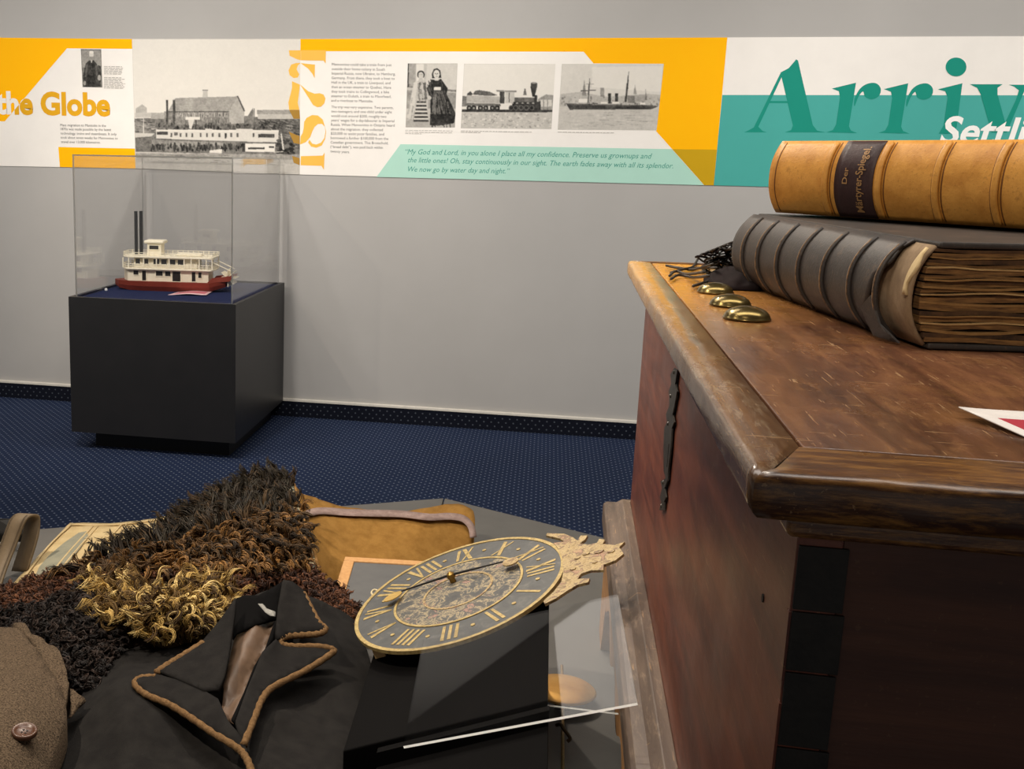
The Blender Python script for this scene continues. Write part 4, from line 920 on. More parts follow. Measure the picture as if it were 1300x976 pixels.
t = NT('hem_print'); v = t.coord(); vo = t.n('TexVoronoi'); vo.inputs['Scale'].default_value = 90; t.l(v, vo.inputs['Vector'])
t.base(t.ramp(t.noise(v, 60, 3, .7), [(.40, rgb(196, 180, 140)), (.52, rgb(180, 170, 140)), (.58, rgb(84, 100, 96)), (.7, rgb(60, 66, 62))])); t.rough(.9, .1)
mesh('hem_trim', vs, [(3*i+k, 3*i+k+1, 3*i+k+4, 3*i+k+3) for i in range(nv-1) for k in (0, 1)], t.m, fur, smooth=True, solid=.003)
MB().tube([p+Vector((.011, .004, .002)) for p in smooth_path(hem, 5)], .003, 8).build('hem_piping', cloth('hem_tan', (150, 112, 66), (168, 128, 78)), fur, smooth=True)

# -- bundle of raw yellow wool
yw = thing('raw_wool', 'tangled yellow raw wool locks lying on the brown fleece', 'wool', at_z(200, 800, .59))
ypoly = [(104, 748), (118, 734), (140, 733), (168, 744), (205, 760), (240, 748), (268, 738), (296, 762), (286, 792), (256, 815), (205, 822), (176, 806), (150, 812), (128, 782)]
Hy = Height([(p[0], p[1], Hf(*p)+.004) for p in ypoly]+[(200, 785, Hf(200, 785)+.022), (150, 765, Hf(150, 765)+.018), (255, 775, Hf(255, 775)+.02), (180, 800, Hf(180, 800)+.012)])
soft('wool_mat', yw, [(*p, 0) for p in ypoly], [], M('wool_base', (74, 58, 32), (92, 72, 40), 60, .9), 9, lambda p: .004*fbm(p, 40), None, .004, Hy, 2, -.002)
yk = [hairm('wool_a', (172, 142, 80)), hairm('wool_b', (212, 186, 124)), hairm('wool_c', (104, 80, 42)), hairm('wool_d', (70, 52, 30))]
strands('wool_locks', yw, ypoly, Hy, 360, .050, .0013, .0075, 1.15, lambda x, y, r: (r.uniform(-1, 1), r.uniform(-1, 1)-.25, .35+.5*r.random()), yk, 15, .002, 12, .45, [.26, .16, .30, .28], 8, .003)
loop = [(110, 768), (118, 745), (135, 733), (155, 740), (163, 756)]
for k in range(9):
    o_ = rnd.uniform(-4, 4); pts = [at_z(x+o_+rnd.uniform(-2, 2), y+rnd.uniform(-2.5, 2.5), Hy(x, y)+.012+.012*math.sin(i/4*math.pi)) for i, (x, y) in enumerate(loop)]
    MB().tube(smooth_path(pts, 5), .0014, 5).build('wool_loop', yk[k % 3], yw, smooth=True)

# -- folded tan blanket with a ribbon
bl = thing('folded_blanket', 'folded tan wool blanket with a lavender ribbon band at the platform corner', 'blanket', at_z(490, 700, PZ))
bo = [(371, 618, .612), (385, 628, .595), (405, 634, .580), (440, 643, .570), (480, 649, .566), (520, 648, .566), (555, 642, .570), (582, 639, .572), (598, 646, .566), (603, 660, .553), (600, 685, .523), (590, 705, .50), (540, 722, .488), (470, 742, .485), (412, 742, .488), (394, 715, .530), (384, 675, .573), (376, 645, .598)]
bi = [(450, 652, .569), (540, 655, .566), (450, 690, .532), (540, 690, .526), (400, 690, .553), (440, 725, .505), (400, 655, .585), (590, 672, .540)]
TAN = cloth('tan_wool', (146, 106, 50), (164, 122, 62), 700, 40, .5)
_, Hb = soft('wool_cloth', bl, bo, bi, TAN, 7, lambda p: .003*fbm(p, 22)+.0015*math.sin(p.y*160+3*fbm(p, 9)), PZ+.001)
rib = [(379, 657), (395, 650), (412, 648), (440, 650), (470, 651), (510, 652), (545, 656), (570, 655), (588, 658), (598, 668), (601, 682)]
sp2 = smooth_path([(*p, 0) for p in rib], 4); vs = []
for i, p in enumerate(sp2):
    d = (sp2[min(i+1, len(sp2)-1)]-sp2[max(i-1, 0)]).normalized(); nrm = Vector((-d.y, d.x, 0))
    for s in (-1, 1):
        q_ = p+nrm*4.2*s; vs.append(at_z(q_.x, q_.y, Hb(q_.x, q_.y)+.0055))
mesh('ribbon', vs, [(2*i, 2*i+1, 2*i+3, 2*i+2) for i in range(len(sp2)-1)], cloth('lavender_ribbon', (146, 124, 116), (168, 146, 138), 900, 60), bl, smooth=True, solid=.0015)
fold_e = [at_z(x, y, z) for x, y, z in ((371, 615, .622), (376, 632, .618), (381, 655, .600))]
vs = []
for p in smooth_path(fold_e, 6): vs += [p, p+Vector((.02, .012, -.028))]
mesh('turned_corner', vs, [(2*i, 2*i+1, 2*i+3, 2*i+2) for i in range(len(vs)//2-1)], TAN, bl, smooth=True, solid=.004)

# -- grey wool coat at the left
gc = thing('grey_wool_coat', 'heathered grey-brown wool coat with a button at the lower left', 'coat', at_z(20, 960, PZ))
GW = cloth('heather_wool', (52, 42, 32), (118, 100, 80), 420, 420, .9)
go_ = [(-120, 810, .60), (-20, 797, .60), (18, 796, .60), (40, 815, .605), (60, 845, .61), (76, 872, .61), (85, 905, .605), (76, 940, .60), (60, 985, .595), (50, 1060, .59), (-120, 1060, .60)]
_, Hg = soft('coat_front', gc, go_, [(20, 860, .635), (30, 930, .635), (-20, 900, .64), (20, 990, .625), (-60, 1000, .64)], GW, 8, lambda p: .002*fbm(p, 25), .56, 0)
ro = [(18, 797, .592), (34, 795, .602), (42, 808, .604), (54, 812, .606), (62, 822, .606), (72, 826, .606), (84, 850, .606), (87, 880, .60), (84, 900, .592), (76, 908, .588), (76, 880, .597), (60, 848, .603), (38, 815, .60)]
soft('collar', gc, ro, [], GW, 5, lambda p: .004*fbm(p, 60), None, .006, None, 3)
soft('cuff', gc, [(88, 905, .585), (90, 880, .59), (100, 886, .59), (108, 892, .585), (96, 902, .58), (86, 912, .58)], [], GW, 5, None, None, .008, None, 2)
bz = Hg(31, 929)+.006; bpos = at_z(31, 929, bz)
BT = M('horn_button', (70, 44, 30), (96, 62, 42), 40, .35, .5); vs, fs = [], []; n = 32; br = .0158
prof = [(0, .0005), (br*.55, .0005), (br*.75, .0022), (br*.9, .0042), (br, .003), (br, -.002), (br*.8, -.0035), (0, -.0035)]
tilt = Vector((.10, -.08, 1)).normalized(); tu = Vector((1, 0, -.1)).normalized(); tv = tilt.cross(tu)
for r_, z_ in prof: vs += [bpos+tu*(r_*math.cos(2*math.pi*i/n))+tv*(r_*math.sin(2*math.pi*i/n))+tilt*z_ for i in range(n)]
for k in range(len(prof)-1):
    for i in range(n): fs.append((k*n+i, k*n+(i+1) % n, (k+1)*n+(i+1) % n, (k+1)*n+i))
but = mesh('button', vs, fs, BT, gc, smooth=True)
for a in range(4):
    q_ = bpos+tu*(.0035*math.cos(a*math.pi/2+.78))+tv*(.0035*math.sin(a*math.pi/2+.78)); MB().tube([q_, q_+tilt*.0009], .0014, 8).build('button_hole', M('hole_dark', (20, 14, 10)), but)

# -- black coat with braided brown edging
bcoat = thing('black_coat', 'black wool coat with brown braid edging spread open in the foreground', 'coat', at_z(300, 960, PZ))
BW = cloth('black_wool', (28, 26, 25), (36, 34, 32), 700, 40, .35)
oo = [(20, 1070, .555), (62, 976, .555), (76, 930, .558), (100, 880, .562), (135, 840, .565), (165, 814, .570), (195, 812, .572), (260, 818, .585), (292, 780, .610), (318, 760, .625), (352, 748, .630), (385, 756, .615), (420, 768, .585), (448, 785, .57), (462, 815, .56), (476, 855, .555), (500, 905, .55), (512, 976, .545), (525, 1070, .545)]
oi = [(150, 880, .590), (120, 960, .585), (230, 860, .585), (290, 960, .585), (420, 850, .585), (450, 930, .58), (340, 860, .585), (240, 960, .58), (400, 960, .588), (200, 840, .582), (440, 810, .578)]
def cfold(p): return .009*fbm(p, 9, 3)+.008*math.sin((p.x*.9+p.y*.35)*38+2*fbm(p, 5))*max(0, min(1, (-3.95-p.y)*6))
soft('body', bcoat, oo, oi, BW, 8, cfold, .535)
Zc = zoomed(160, 730, 3.9667)
def zz(pts): return Zc(pts)
Hl = Height([(x, y, z) for (x, y), z in zip(zz([(45, 548), (400, 597), (585, 868), (640, 1000), (220, 650), (440, 790), (300, 555), (155, 490), (395, 340), (480, 240), (555, 130), (785, 40), (890, 90), (1005, 270), (770, 330), (1045, 380), (900, 480), (680, 625), (620, 780), (545, 750), (510, 480), (740, 330), (680, 430)]),
            [.604, .616, .612, .604, .606, .610, .612, .612, .626, .645, .665, .672, .655, .634, .632, .617, .615, .615, .615, .622, .630, .638, .628])])
def leaf(name, pts, dz, mat=BW, solid=.006, step=7, sm=0, parent=bcoat, fold=None):
    return soft(name, parent, [(*p, 0) for p in zz(pts)], [], mat, step, fold, None, solid, Hl, sm, dz)[0]
leaf('collar', [(555, 128), (520, 180), (480, 240), (395, 342), (155, 492), (280, 545), (400, 597), (470, 590), (500, 520), (520, 420), (535, 320), (552, 200)], .004)['label'] = 'left collar leaf'
leaf('lapel', [(45, 548), (75, 518), (150, 513), (300, 556), (400, 598), (470, 640), (520, 745), (590, 850), (606, 900), (640, 1000), (600, 912), (555, 868), (440, 795), (330, 722), (220, 652), (100, 602)], .002)['label'] = 'left lapel'
leaf('collar', [(785, 36), (830, 45), (890, 90), (930, 170), (970, 240), (1006, 272), (985, 295), (900, 302), (810, 312), (770, 332), (748, 330), (752, 260), (765, 150)], .005)['label'] = 'right collar leaf'
leaf('lapel', [(768, 350), (850, 362), (970, 362), (1046, 376), (1030, 400), (900, 482), (740, 562), (680, 625), (640, 725), (592, 858), (560, 800), (548, 750), (600, 600), (680, 400), (742, 332)], .003)['label'] = 'right lapel'
leaf('inner_collar', [(552, 130), (600, 110), (665, 112), (720, 80), (785, 40), (775, 150), (762, 226), (650, 258), (560, 300), (540, 330)], -.014, M('inner_black', (9, 8, 8), rough=.95, spec=.1), .004, 7, 0)
LIN = M('brown_satin', (80, 61, 46), (104, 82, 64), 20, .5, .35, bump=.15, bscale=90)
leaf('lining', [(556, 295), (640, 255), (764, 226), (745, 300), (700, 385), (650, 460), (612, 580), (545, 752), (500, 720), (478, 690), (495, 560), (528, 400)], -.018, LIN, .003, 6, 0, bcoat, lambda p: .005*math.sin(p.x*150+2*fbm(p, 12)))
leaf('inner_placket', [(745, 240), (764, 226), (742, 332), (680, 405), (600, 600), (548, 752), (530, 735), (590, 600), (640, 470), (700, 370)], -.006, M('inner_black', (9, 8, 8)), .003, 6)
leaf('maker_label', [(665, 146), (688, 146), (708, 170), (752, 186), (752, 210), (725, 206), (700, 188)], -.003, cloth('label_white', (150, 148, 142), (176, 174, 166)), .001, 5)['label'] = 'small white woven label'
BRAID = cloth('brown_braid', (104, 78, 50), (132, 102, 68), 500, 200, .6)
def braid(pts, r=.0048, dz=.004):
    p3 = path3(pts, Hl, zz, dz, 8)
    rr_ = [r*(1+.10*math.sin(i*1.9)) for i in range(len(p3))]
    MB().tube(p3, rr_, 10).build('braid_edging', BRAID, bcoat, smooth=True)
braid([(392, 342), (300, 400), (220, 448), (155, 492)], .0058, .006)
braid([(150, 513), (75, 518), (45, 548), (100, 600), (220, 652), (330, 720), (440, 795), (555, 866), (600, 912), (632, 985), (650, 1050)])
braid([(315, 560), (230, 530), (150, 513)], .0018, .005)
braid([(893, 92), (930, 165), (970, 238), (1004, 270), (975, 294), (890, 302), (815, 308), (775, 328), (785, 350), (850, 360), (965, 360), (1042, 376), (1025, 402), (900, 482), (740, 564), (682, 628), (645, 720), (592, 856)], .0050, .006)
# ------------------------------------------------------------------ wooden chest
CH = thing('wooden_chest', 'large dark brown wooden dowry chest with moulded lid on the right', 'chest', (.123, -4.878, PZ), -.0157)
CM = Matrix.Translation(CH.location) @ Matrix.Rotation(-.0157, 4, 'Z'); CMI = CM.inverted()
def wood(name, dark, mid, light, axis=1, scratch=.35, rough=.36, gold=None, wear=None):
    t = NT(name); st_ = [9, 9, 9]; st_[axis] = .9
    v = t.coord(tuple(st_)); f = t.noise(v, 3.2, 6, .65, .8); fine = t.noise(t.coord(tuple(s*6 for s in st_)), 5, 4, .7)
    c = t.ramp(f, [(.28, rgb(*dark)), (.5, rgb(*mid)), (.72, rgb(*light))])
    c = t.mix(t.math('MULTIPLY', fine, .35), c, rgb(*[x*.55 for x in dark]))
    vo = t.coord((1, 1, 1)); blot = t.noise(vo, 9, 5, .7)
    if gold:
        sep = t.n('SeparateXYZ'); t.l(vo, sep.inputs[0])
        a = t.math('SUBTRACT', 1, t.math('MULTIPLY', sep.outputs[0], gold[0]))     # golden worn wood with some reflection painted in, fading from the front edge
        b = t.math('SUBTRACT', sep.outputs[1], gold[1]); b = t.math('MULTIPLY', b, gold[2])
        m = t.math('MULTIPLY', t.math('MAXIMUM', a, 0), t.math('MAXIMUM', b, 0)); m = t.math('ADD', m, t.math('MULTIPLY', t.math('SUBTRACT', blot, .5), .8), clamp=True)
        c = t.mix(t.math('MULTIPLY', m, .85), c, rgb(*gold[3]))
    sc1 = t.noise(t.coord((140, 7, 140), rot=(0, 0, .25)), 2, 3, .6); sc2 = t.noise(t.coord((9, 120, 9), rot=(0, 0, .5)), 2, 3, .6)
    s_ = t.math('MAXIMUM', t.math('GREATER_THAN', sc1, .66), t.math('GREATER_THAN', sc2, .68))
    s_ = t.math('MULTIPLY', s_, t.math('GREATER_THAN', t.noise(vo, 14, 3, .6), .5))
    if wear:                     # old varnish rubbed through to paler wood in ragged patches
        ws = [46, 46, 60]; ws[axis] = 9; wm = t.noise(t.coord(tuple(ws)), 2.2, 7, .8, .3)
        c = t.mix(t.ramp(wm, [(wear[0]-.05, (0, 0, 0, 1)), (wear[0]+.12, (.75, .75, .75, 1))]), c, rgb(*wear[1]))
    c = t.mix(t.math('MULTIPLY', s_, scratch), c, rgb(186, 150, 108)); t.base(c)
    t.rough(t.math('ADD', t.math('MULTIPLY', blot, .3), rough-.12), .5); t.bump(fine, .18, .0012); return t.m
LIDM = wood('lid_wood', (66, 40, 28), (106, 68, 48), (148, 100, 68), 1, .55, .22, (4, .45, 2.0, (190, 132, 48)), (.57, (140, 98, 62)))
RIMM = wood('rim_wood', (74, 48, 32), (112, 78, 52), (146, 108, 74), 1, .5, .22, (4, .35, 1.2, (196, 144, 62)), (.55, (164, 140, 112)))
RIMX = wood('rim_wood_end', (40, 22, 13), (72, 42, 24), (104, 64, 34), 0, .35, .30, None, (.51, (158, 110, 52)))
FRONT = wood('front_wood', (68, 30, 20), (104, 52, 35), (132, 72, 49), 1, .18, .38, None, (.70, (112, 82, 64)))
ENDM = wood('end_wood', (58, 30, 20), (82, 47, 31), (98, 58, 38), 0, .05, .6)
PLW = wood('plinth_wood', (70, 58, 50), (98, 82, 71), (126, 108, 93), 1, .4, .42, None, (.58, (146, 126, 106)))
APR = wood('apron_wood', (142, 102, 62), (166, 122, 78), (186, 142, 94), 1, .1, .55)
LX, LY, LT = .62, 1.402, .70
def lc(name, mat, parent=CH, **kw):
    return lambda mb: mb.build(name, mat, parent, world=False, **kw)
# lid: panel framed by four mitred mouldings, groove between
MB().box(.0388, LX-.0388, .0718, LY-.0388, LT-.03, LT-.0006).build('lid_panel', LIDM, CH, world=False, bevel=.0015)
prof = [(None, LT), (.0135, LT), (.0115, LT), (.0055, LT-.0003), (.0025, LT-.0016), (.0007, LT-.004), (0, LT-.007), (0, LT-.020), (.0010, LT-.024), (.004, LT-.0275), (.011, LT-.030), (None, LT-.032)]
def corner(ix, iy, d, inx, iny):
    dx, dy = (inx, iny) if d is None else (d, d)
    return ((dx if ix == 0 else LX-dx), (dy if iy == 0 else LY-dy))
def rim(name, a, b, mat):
    vs = []; n = len(prof); NS = 64; rw = random.Random(a[0]*7+b[1]*3+1)
    ends = [[corner(ix, iy, d, .0362, .0692 if iy == 0 else .0362)+(z,) for d, z in prof] for ix, iy in (a, b)]
    for i in range(NS+1):
        u = i/NS
        for k in range(n):
            p = Vector(ends[0][k])*(1-u)+Vector(ends[1][k])*u
            if 0 < i < NS and 1 < k < n-2:        # knocks and wear along the edge
                c_ = Vector((LX/2, LY/2, LT-.014)); q_ = Vector((p.x*40, p.y*40, k*.6)); w_ = mnoise.noise(q_)*.0010+max(0, mnoise.noise(q_*2.3)-.35)*.006
                d = Vector((c_.x-p.x, 0, 0)) if a[0] == b[0] else Vector((0, c_.y-p.y, 0)); p = p+d.normalized()*w_+Vector((0, 0, mnoise.noise(q_+Vector((9, 0, 0)))*.0006))
            vs.append(p)
    fs = [(i*n+k, i*n+(k+1) % n, (i+1)*n+(k+1) % n, (i+1)*n+k) for i in range(NS) for k in range(n)]+[tuple(range(n-1, -1, -1)), tuple(NS*n+k for k in range(n))]
    o = mesh(name, vs, fs, mat, CH, world=False); o.data.polygons.foreach_set('use_smooth', [k < n-1 for i in range(NS) for k in range(n)]+[False, False]); return o
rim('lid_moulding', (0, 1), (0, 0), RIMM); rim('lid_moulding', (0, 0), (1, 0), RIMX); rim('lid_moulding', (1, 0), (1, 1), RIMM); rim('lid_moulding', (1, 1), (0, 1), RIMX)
MB().box(.026, LX-.026, .028, LY-.028, LT-.046, LT-.0325).build('lid_bead', RIMX, CH, world=False, bevel=.004, segs=3)
bx, bX, by, bY, bz, bZ = .034, .59, .036, 1.366, .20, LT-.047
MB().box(bx, bx+.026, by, bY, bz, bZ).build('front_board', FRONT, CH, world=False, bevel=.0015)
MB().box(bX-.026, bX, by, bY, bz, bZ).build('back_board', FRONT, CH, world=False)
MB().box(bx+.0262, bX-.0262, by+.001, by+.027, bz, bZ).build('end_board', ENDM, CH, world=False)
MB().box(bx+.0262, bX-.0262, bY-.027, bY-.001, bz, bZ).build('end_board', ENDM, CH, world=False)
GRN = M('joint_dark', (20, 18, 15), (36, 31, 25), 60, .6, bump=.2, bscale=200)
for z0, z1_ in ((1.0875, 1.128), (1.048, 1.086), (.998, 1.0465), (.93, .9965), (.86, .929), (.79, .859), (.70, .789)):
    k = ((z0*1000) % 7)*.0006
    MB().box(bx+.001, bx+.0275+k, by-.0018, by+.0004, z0-PZ, z1_-PZ).build('dovetail', GRN, CH, world=False, bevel=.0006)
for z0 in (.56, .50, .43, .36): MB().box(bx-.0006, bx+.001, by-.0005, by+.006, z0, z0+.045).build('dovetail', FRONT, CH, world=False)
MB().box(bx, bX, by, bY, bz-.012, bz).build('bottom_board', ENDM, CH, world=False)
# base plinth, four mitred mouldings
PX0, PX1, PY0, PY1 = -.012, .635, -.01, 1.412
pprof = [(.046, .262), (.032, .262), (.026, .256), (.020, .250), (.006, .247), (.001, .242), (0, .236), (0, .208), (.006, .200), (.046, .200)]
def plinth(a, b, mat):
    vs = []
    for ix, iy in (a, b):
        for d, z in pprof: vs.append((PX0+d if ix == 0 else PX1-d, PY0+d if iy == 0 else PY1-d, z))
    n = len(pprof); mesh('plinth_moulding', vs, [(k, (k+1) % n, n+(k+1) % n, n+k) for k in range(n)]+[tuple(range(n-1, -1, -1)), tuple(range(n, 2*n))], mat, CH, world=False, bevel=.001)
plinth((0, 1), (0, 0), PLW); plinth((0, 0), (1, 0), PLW); plinth((1, 0), (1, 1), PLW); plinth((1, 1), (0, 1), PLW)
# scalloped apron and bracket feet
low = []
for i in range(61):
    y = .02+i*(1.382-.02)/60; e = min(y-.02, 1.382-y)
    z = .001 if e < .10 else (.001+.12*min(1, (e-.10)/.05) if e < .15 else .125+.018*math.cos((y-.7)*2*math.pi/.21))
    low.append((y, z))
poly = [(.0, y, z) for y, z in low]+[(.0, 1.382, .1995), (.0, .02, .1995)]
v2, f2, n2 = tri2d([(p[1], p[2]) for p in poly])
vs = [(-.004, p.x, p.y) for p in v2]+[(.018, p.x, p.y) for p in v2]; m_ = len(v2)
fs = [tuple(reversed(t)) for t in f2]+[tuple(i+m_ for i in t) for t in f2]+[(i, (i+1) % n2, m_+(i+1) % n2, m_+i) for i in range(n2)]
mesh('apron', vs, fs, APR, CH, world=False)
for y0 in (.02, 1.322):
    for x0 in (.02, .545): MB().box(x0, x0+.06, y0, y0+.06, .001, .1995).build('foot', APR, CH, world=False, bevel=.004)
# iron escutcheon on the front board
fn = (CM.to_3x3() @ Vector((-1, 0, 0))).normalized(); fp = CM @ Vector((bx, .5, .5))
Z = zoomed(780, 320, 2.569)
esc = [(205, 378), (193, 400), (196, 430), (188, 452), (190, 500), (178, 530), (182, 555), (172, 575), (170, 640), (171, 715), (178, 738), (160, 748), (166, 770), (158, 800), (163, 815), (156, 842), (171, 842), (172, 815), (178, 800), (174, 770), (184, 745), (186, 715), (194, 640), (198, 575), (206, 555), (200, 530), (207, 500), (215, 455), (209, 430), (216, 385)]
q3 = [CMI @ on_plane(x, y, fp, fn) for x, y in Z(esc)]
v2, f2, n2 = tri2d([(p.y, p.z) for p in q3])
esk = mesh('escutcheon', [(bx-.0022, p.x, p.y) for p in v2], f2, M('old_iron', (34, 31, 28), (78, 73, 66), 120, .45, .5, metal=.6), CH, world=False, solid=.0018)
kh = CMI @ on_plane(*Z([(186, 655)])[0], fp, fn)
MB().box(bx-.0045, bx-.0041, kh.y-.004, kh.y+.004, kh.z-.018, kh.z+.012).build('keyhole', M('hole_dark', (20, 14, 10)), esk, world=False)
for px, py in ((206, 392), (195, 470), (186, 560), (170, 752), (164, 828)):
    q_ = CMI @ on_plane(*Z([(px, py)])[0], fp, fn); MB().tube([(bx-.004, q_.y, q_.z), (bx-.0055, q_.y, q_.z)], [.003, .002], 8).build('rivet', M('old_iron', (40, 37, 34)), esk, world=False)
q_ = CMI @ on_plane(969, 759, fp, fn); MB().tube([(bx-.0008, q_.y, q_.z), (bx+.001, q_.y, q_.z)], .003, 10).build('nail_hole', M('hole_dark', (20, 14, 10)), CH, world=False)

# ------------------------------------------------------------------ things on the lid
LZ = PZ+LT
BRZ = M('aged_bronze', (104, 90, 52), (128, 110, 66), 60, .25, .5, metal=.85, bump=.05, bscale=300)
for i, (px, py, r, lab) in enumerate(((908, 371.5, .0235, 'bronze dome button on the chest lid, nearest the leather thongs'), (927, 388, .0245, 'bronze dome button on the chest lid, middle of three'), (948, 405, .0255, 'bronze dome button on the chest lid, nearest the viewer'))):
    c = at_z(px, py, LZ); n = 36; vs, fs = [], []; hgt = r*.50
    prf = [(r*1.0, 0), (r*1.02, .0012), (r*.985, .002)]+[(r*.97*math.cos(a), .002+hgt*math.sin(a)) for a in [k*math.pi/2/8 for k in range(1, 8)]]+[(.0003, .002+hgt)]
    for r_, z_ in prf: vs += [c+Vector((r_*math.cos(2*math.pi*k/n), r_*math.sin(2*math.pi*k/n), z_+.0004)) for k in range(n)]
    for a in range(len(prf)-1):
        for k in range(n): fs.append((a*n+k, a*n+(k+1) % n, (a+1)*n+(k+1) % n, (a+1)*n+k))
    fs.append(tuple((len(prf)-1)*n+k for k in range(n))); fs.append(tuple(range(n-1, -1, -1)))
    tag(mesh('bronze_button', vs, fs, BRZ, None, smooth=True), lab, 'button', 'bronze dome buttons on the chest lid')
# -- leather thongs
th = thing('leather_thongs', 'tangle of dark leather thongs behind the black book on the lid', 'thongs', at_z(915, 352, LZ))
TH = [M('thong_a', (34, 28, 22), (48, 40, 30), 60, .6), M('thong_b', (20, 14, 14), (30, 21, 21), 40, .9, .1), M('thong_c', (26, 20, 17), rough=.6)]
r8 = random.Random(21); zt = LZ+.003
def thong(pts, rad, mat, nm='thong'): MB().tube(smooth_path(pts, 6), rad, 6).build(nm, mat, th, smooth=True)
Yt = at_z(915, 352, LZ).y
for k in range(64):
    cx_, cy_ = r8.uniform(898, 962), r8.uniform(308, 345); pts = []; a0 = r8.uniform(0, 6.3); R_ = r8.uniform(5, 17)
    for j in range(r8.randint(4, 7)):
        a = a0+j*1.0; x = cx_+R_*1.3*math.cos(a)+j*1.0; y = cy_+R_*.62*math.sin(a)
        lim = 328-(x-880)*.42 if x > 880 else 335
        y = max(y, lim); p = at_y(x, min(y, 352), Yt+.06+r8.uniform(-.05, .07)); p.z = max(p.z, zt); pts.append(p)
    thong(pts, r8.uniform(.0011, .0019), TH[k % 3] if k % 5 else TH[0])
for pts in ([(905, 335), (880, 342), (862, 340), (846, 337)], [(905, 322), (890, 323), (880, 338), (866, 342), (852, 346)], [(895, 345), (872, 348), (858, 344), (850, 350)], [(900, 350), (880, 352), (862, 349), (852, 354)], [(910, 340), (890, 340), (868, 341), (850, 338)], [(950, 345), (915, 352), (890, 360), (880, 363)]):
    thong([at_z(x, y, zt+.001) if j else at_z(x, y, zt+.02) for j, (x, y) in enumerate(pts)], .0021, TH[0])
soft('leather_fold', th, [(893, 356, LZ+.004), (905, 345, LZ+.012), (925, 338, LZ+.022), (955, 336, LZ+.026), (975, 345, LZ+.02), (970, 362, LZ+.008), (940, 365, LZ+.004), (910, 362, LZ+.003)], [(935, 350, LZ+.018)], TH[1], 4, lambda p: .004*fbm(p, 60), LZ+.001)
# -- dark book, spine towards the left
S1 = Vector((.3605, -4.383, LZ)); S0 = Vector((.290, -3.837, LZ)); eu = (S0-S1).normalized(); ew = Vector((eu.y, -eu.x, 0)); SL = (S0-S1).length; TB = .103; WB = .33
def dbp(s, w_, z): return S1+eu*s+ew*w_+Vector((0, 0, z))
book1 = thing('dark_book', 'thick worn black leather book with torn spine, under the tan book', 'book', S1+ew*.15+eu*.24)
def leather(name, c1, c2, c3, rough=.5):
    t = NT(name); v = t.coord(); f = t.noise(v, 28, 6, .7); g_ = t.noise(v, 240, 3, .7)
    c = t.ramp(f, [(.3, rgb(*c1)), (.6, rgb(*c2)), (.78, rgb(*c3))]); c = t.mix(t.math('MULTIPLY', t.math('GREATER_THAN', g_, .62), .3), c, rgb(*c3)); t.base(c); t.rough(rough, .4); t.bump(g_, .3, .0012); return t.m
DL = leather('black_leather_worn', (46, 42, 39), (60, 54, 50), (104, 82, 62)); DB = M('band_worn', (58, 50, 44), (150, 116, 80), 160, .6)
P2 = None
def spine(name, s0, s1, t0, t1, bulge, off, mat, P, parent, ns=40, nt=14, jag=None, thick=.003, extra=None):
    vs, fs = [], []
    for i in range(ns+1):
        for j in range(nt+1):
            t_ = t0+(t1-t0)*j/nt; s = s0+(s1-s0)*i/ns
            if jag: s = s0+jag(t_)+(s1-s0-jag(t_))*i/ns
            b = bulge*(1-abs(t_)**2.3)+off+(extra(s, t_) if extra else 0); vs.append(P(s, t_, b))
    for i in range(ns):
        for j in range(nt):
            a = i*(nt+1)+j; fs.append((a, a+nt+1, a+nt+2, a+1) if P is P2 else (a, a+1, a+nt+2, a+nt+1))
    return mesh(name, vs, fs, mat, parent, smooth=True, solid=thick)
P1 = lambda s, t_, b: dbp(s, -b, TB/2+TB/2*t_*.985)
MB().prism([dbp(.004, .004, .0005), dbp(SL, .004, .0005), dbp(SL, WB, .0005), dbp(.004, WB, .0005)], None, (0, 0, .006)).build('cover_board', DL, book1, bevel=.002)
MB().prism([dbp(.004, .004, TB-.006), dbp(SL, .004, TB-.006), dbp(SL, WB, TB-.006), dbp(.004, WB, TB-.006)], None, (0, 0, .006)).build('cover_board', DL, book1, bevel=.002)
jg = lambda t_: .078-.034*t_-.02*(1-t_*t_)*.3+.004*math.sin(t_*9)+.002*math.sin(t_*31)
spine('spine_leather', 0, SL, -1, 1, .026, .002, DL, P1, book1, 60, 14, jg, .003)
spine('spine_core', .006, .15, -.95, .95, .020, -.002, M('board_core', (120, 98, 74), (150, 126, 96), 60, .9), P1, book1, 8, 10)
spine('spine_core', .008, .016, .0, .9, .021, -.0005, M('torn_paper', (196, 170, 124), (212, 188, 142), 60, .9), P1, book1, 4, 8, lambda t_: .004*math.sin(t_*9))
for fr in (.10, .22, .36, .50, .64, .78, .90):
    s = SL*(1-fr); spine('raised_band', s-.003, s+.003, -.97, .97, .026, .0055, DL, P1, book1, 4, 14, None, .004)
    spine('band_rub', s-.0010, s+.0010, -.9, .9, .026, .0063, DB, P1, book1, 2, 14, None, .0012)
flap = [dbp(.030, -.010, .002), dbp(.070, -.018, .003), dbp(.085, -.028, .03), dbp(.060, -.030, .045), dbp(.045, -.024, .018)]
mesh('torn_flap', flap, [(0, 1, 2, 3, 4)], DL, book1, solid=.002)
PG = [M('page_dark', (70, 47, 28), (150, 110, 62), 45, .85, stretch=(1, 1, 8)), M('page_ochre', (132, 98, 54), (158, 122, 74), 70, .85), M('page_black', (44, 30, 20), (104, 74, 44), 45, .85), M('page_pale', (178, 146, 96), (196, 164, 112), 70, .85)]
z = .007; r9 = random.Random(5); zend = TB-.007
seq = [0, 2, 1, 0, 3, 0, 1, 2, 0, 1, 0, 2, 3, 0, 1, 0, 2, 1, 0, 0, 3, 0, 2, 1, 0, 2]
hts = [r9.uniform(.6, 1.5)*(.35 if k == 3 else .6 if k == 1 else 1.2) for k in seq]; tt = sum(hts)
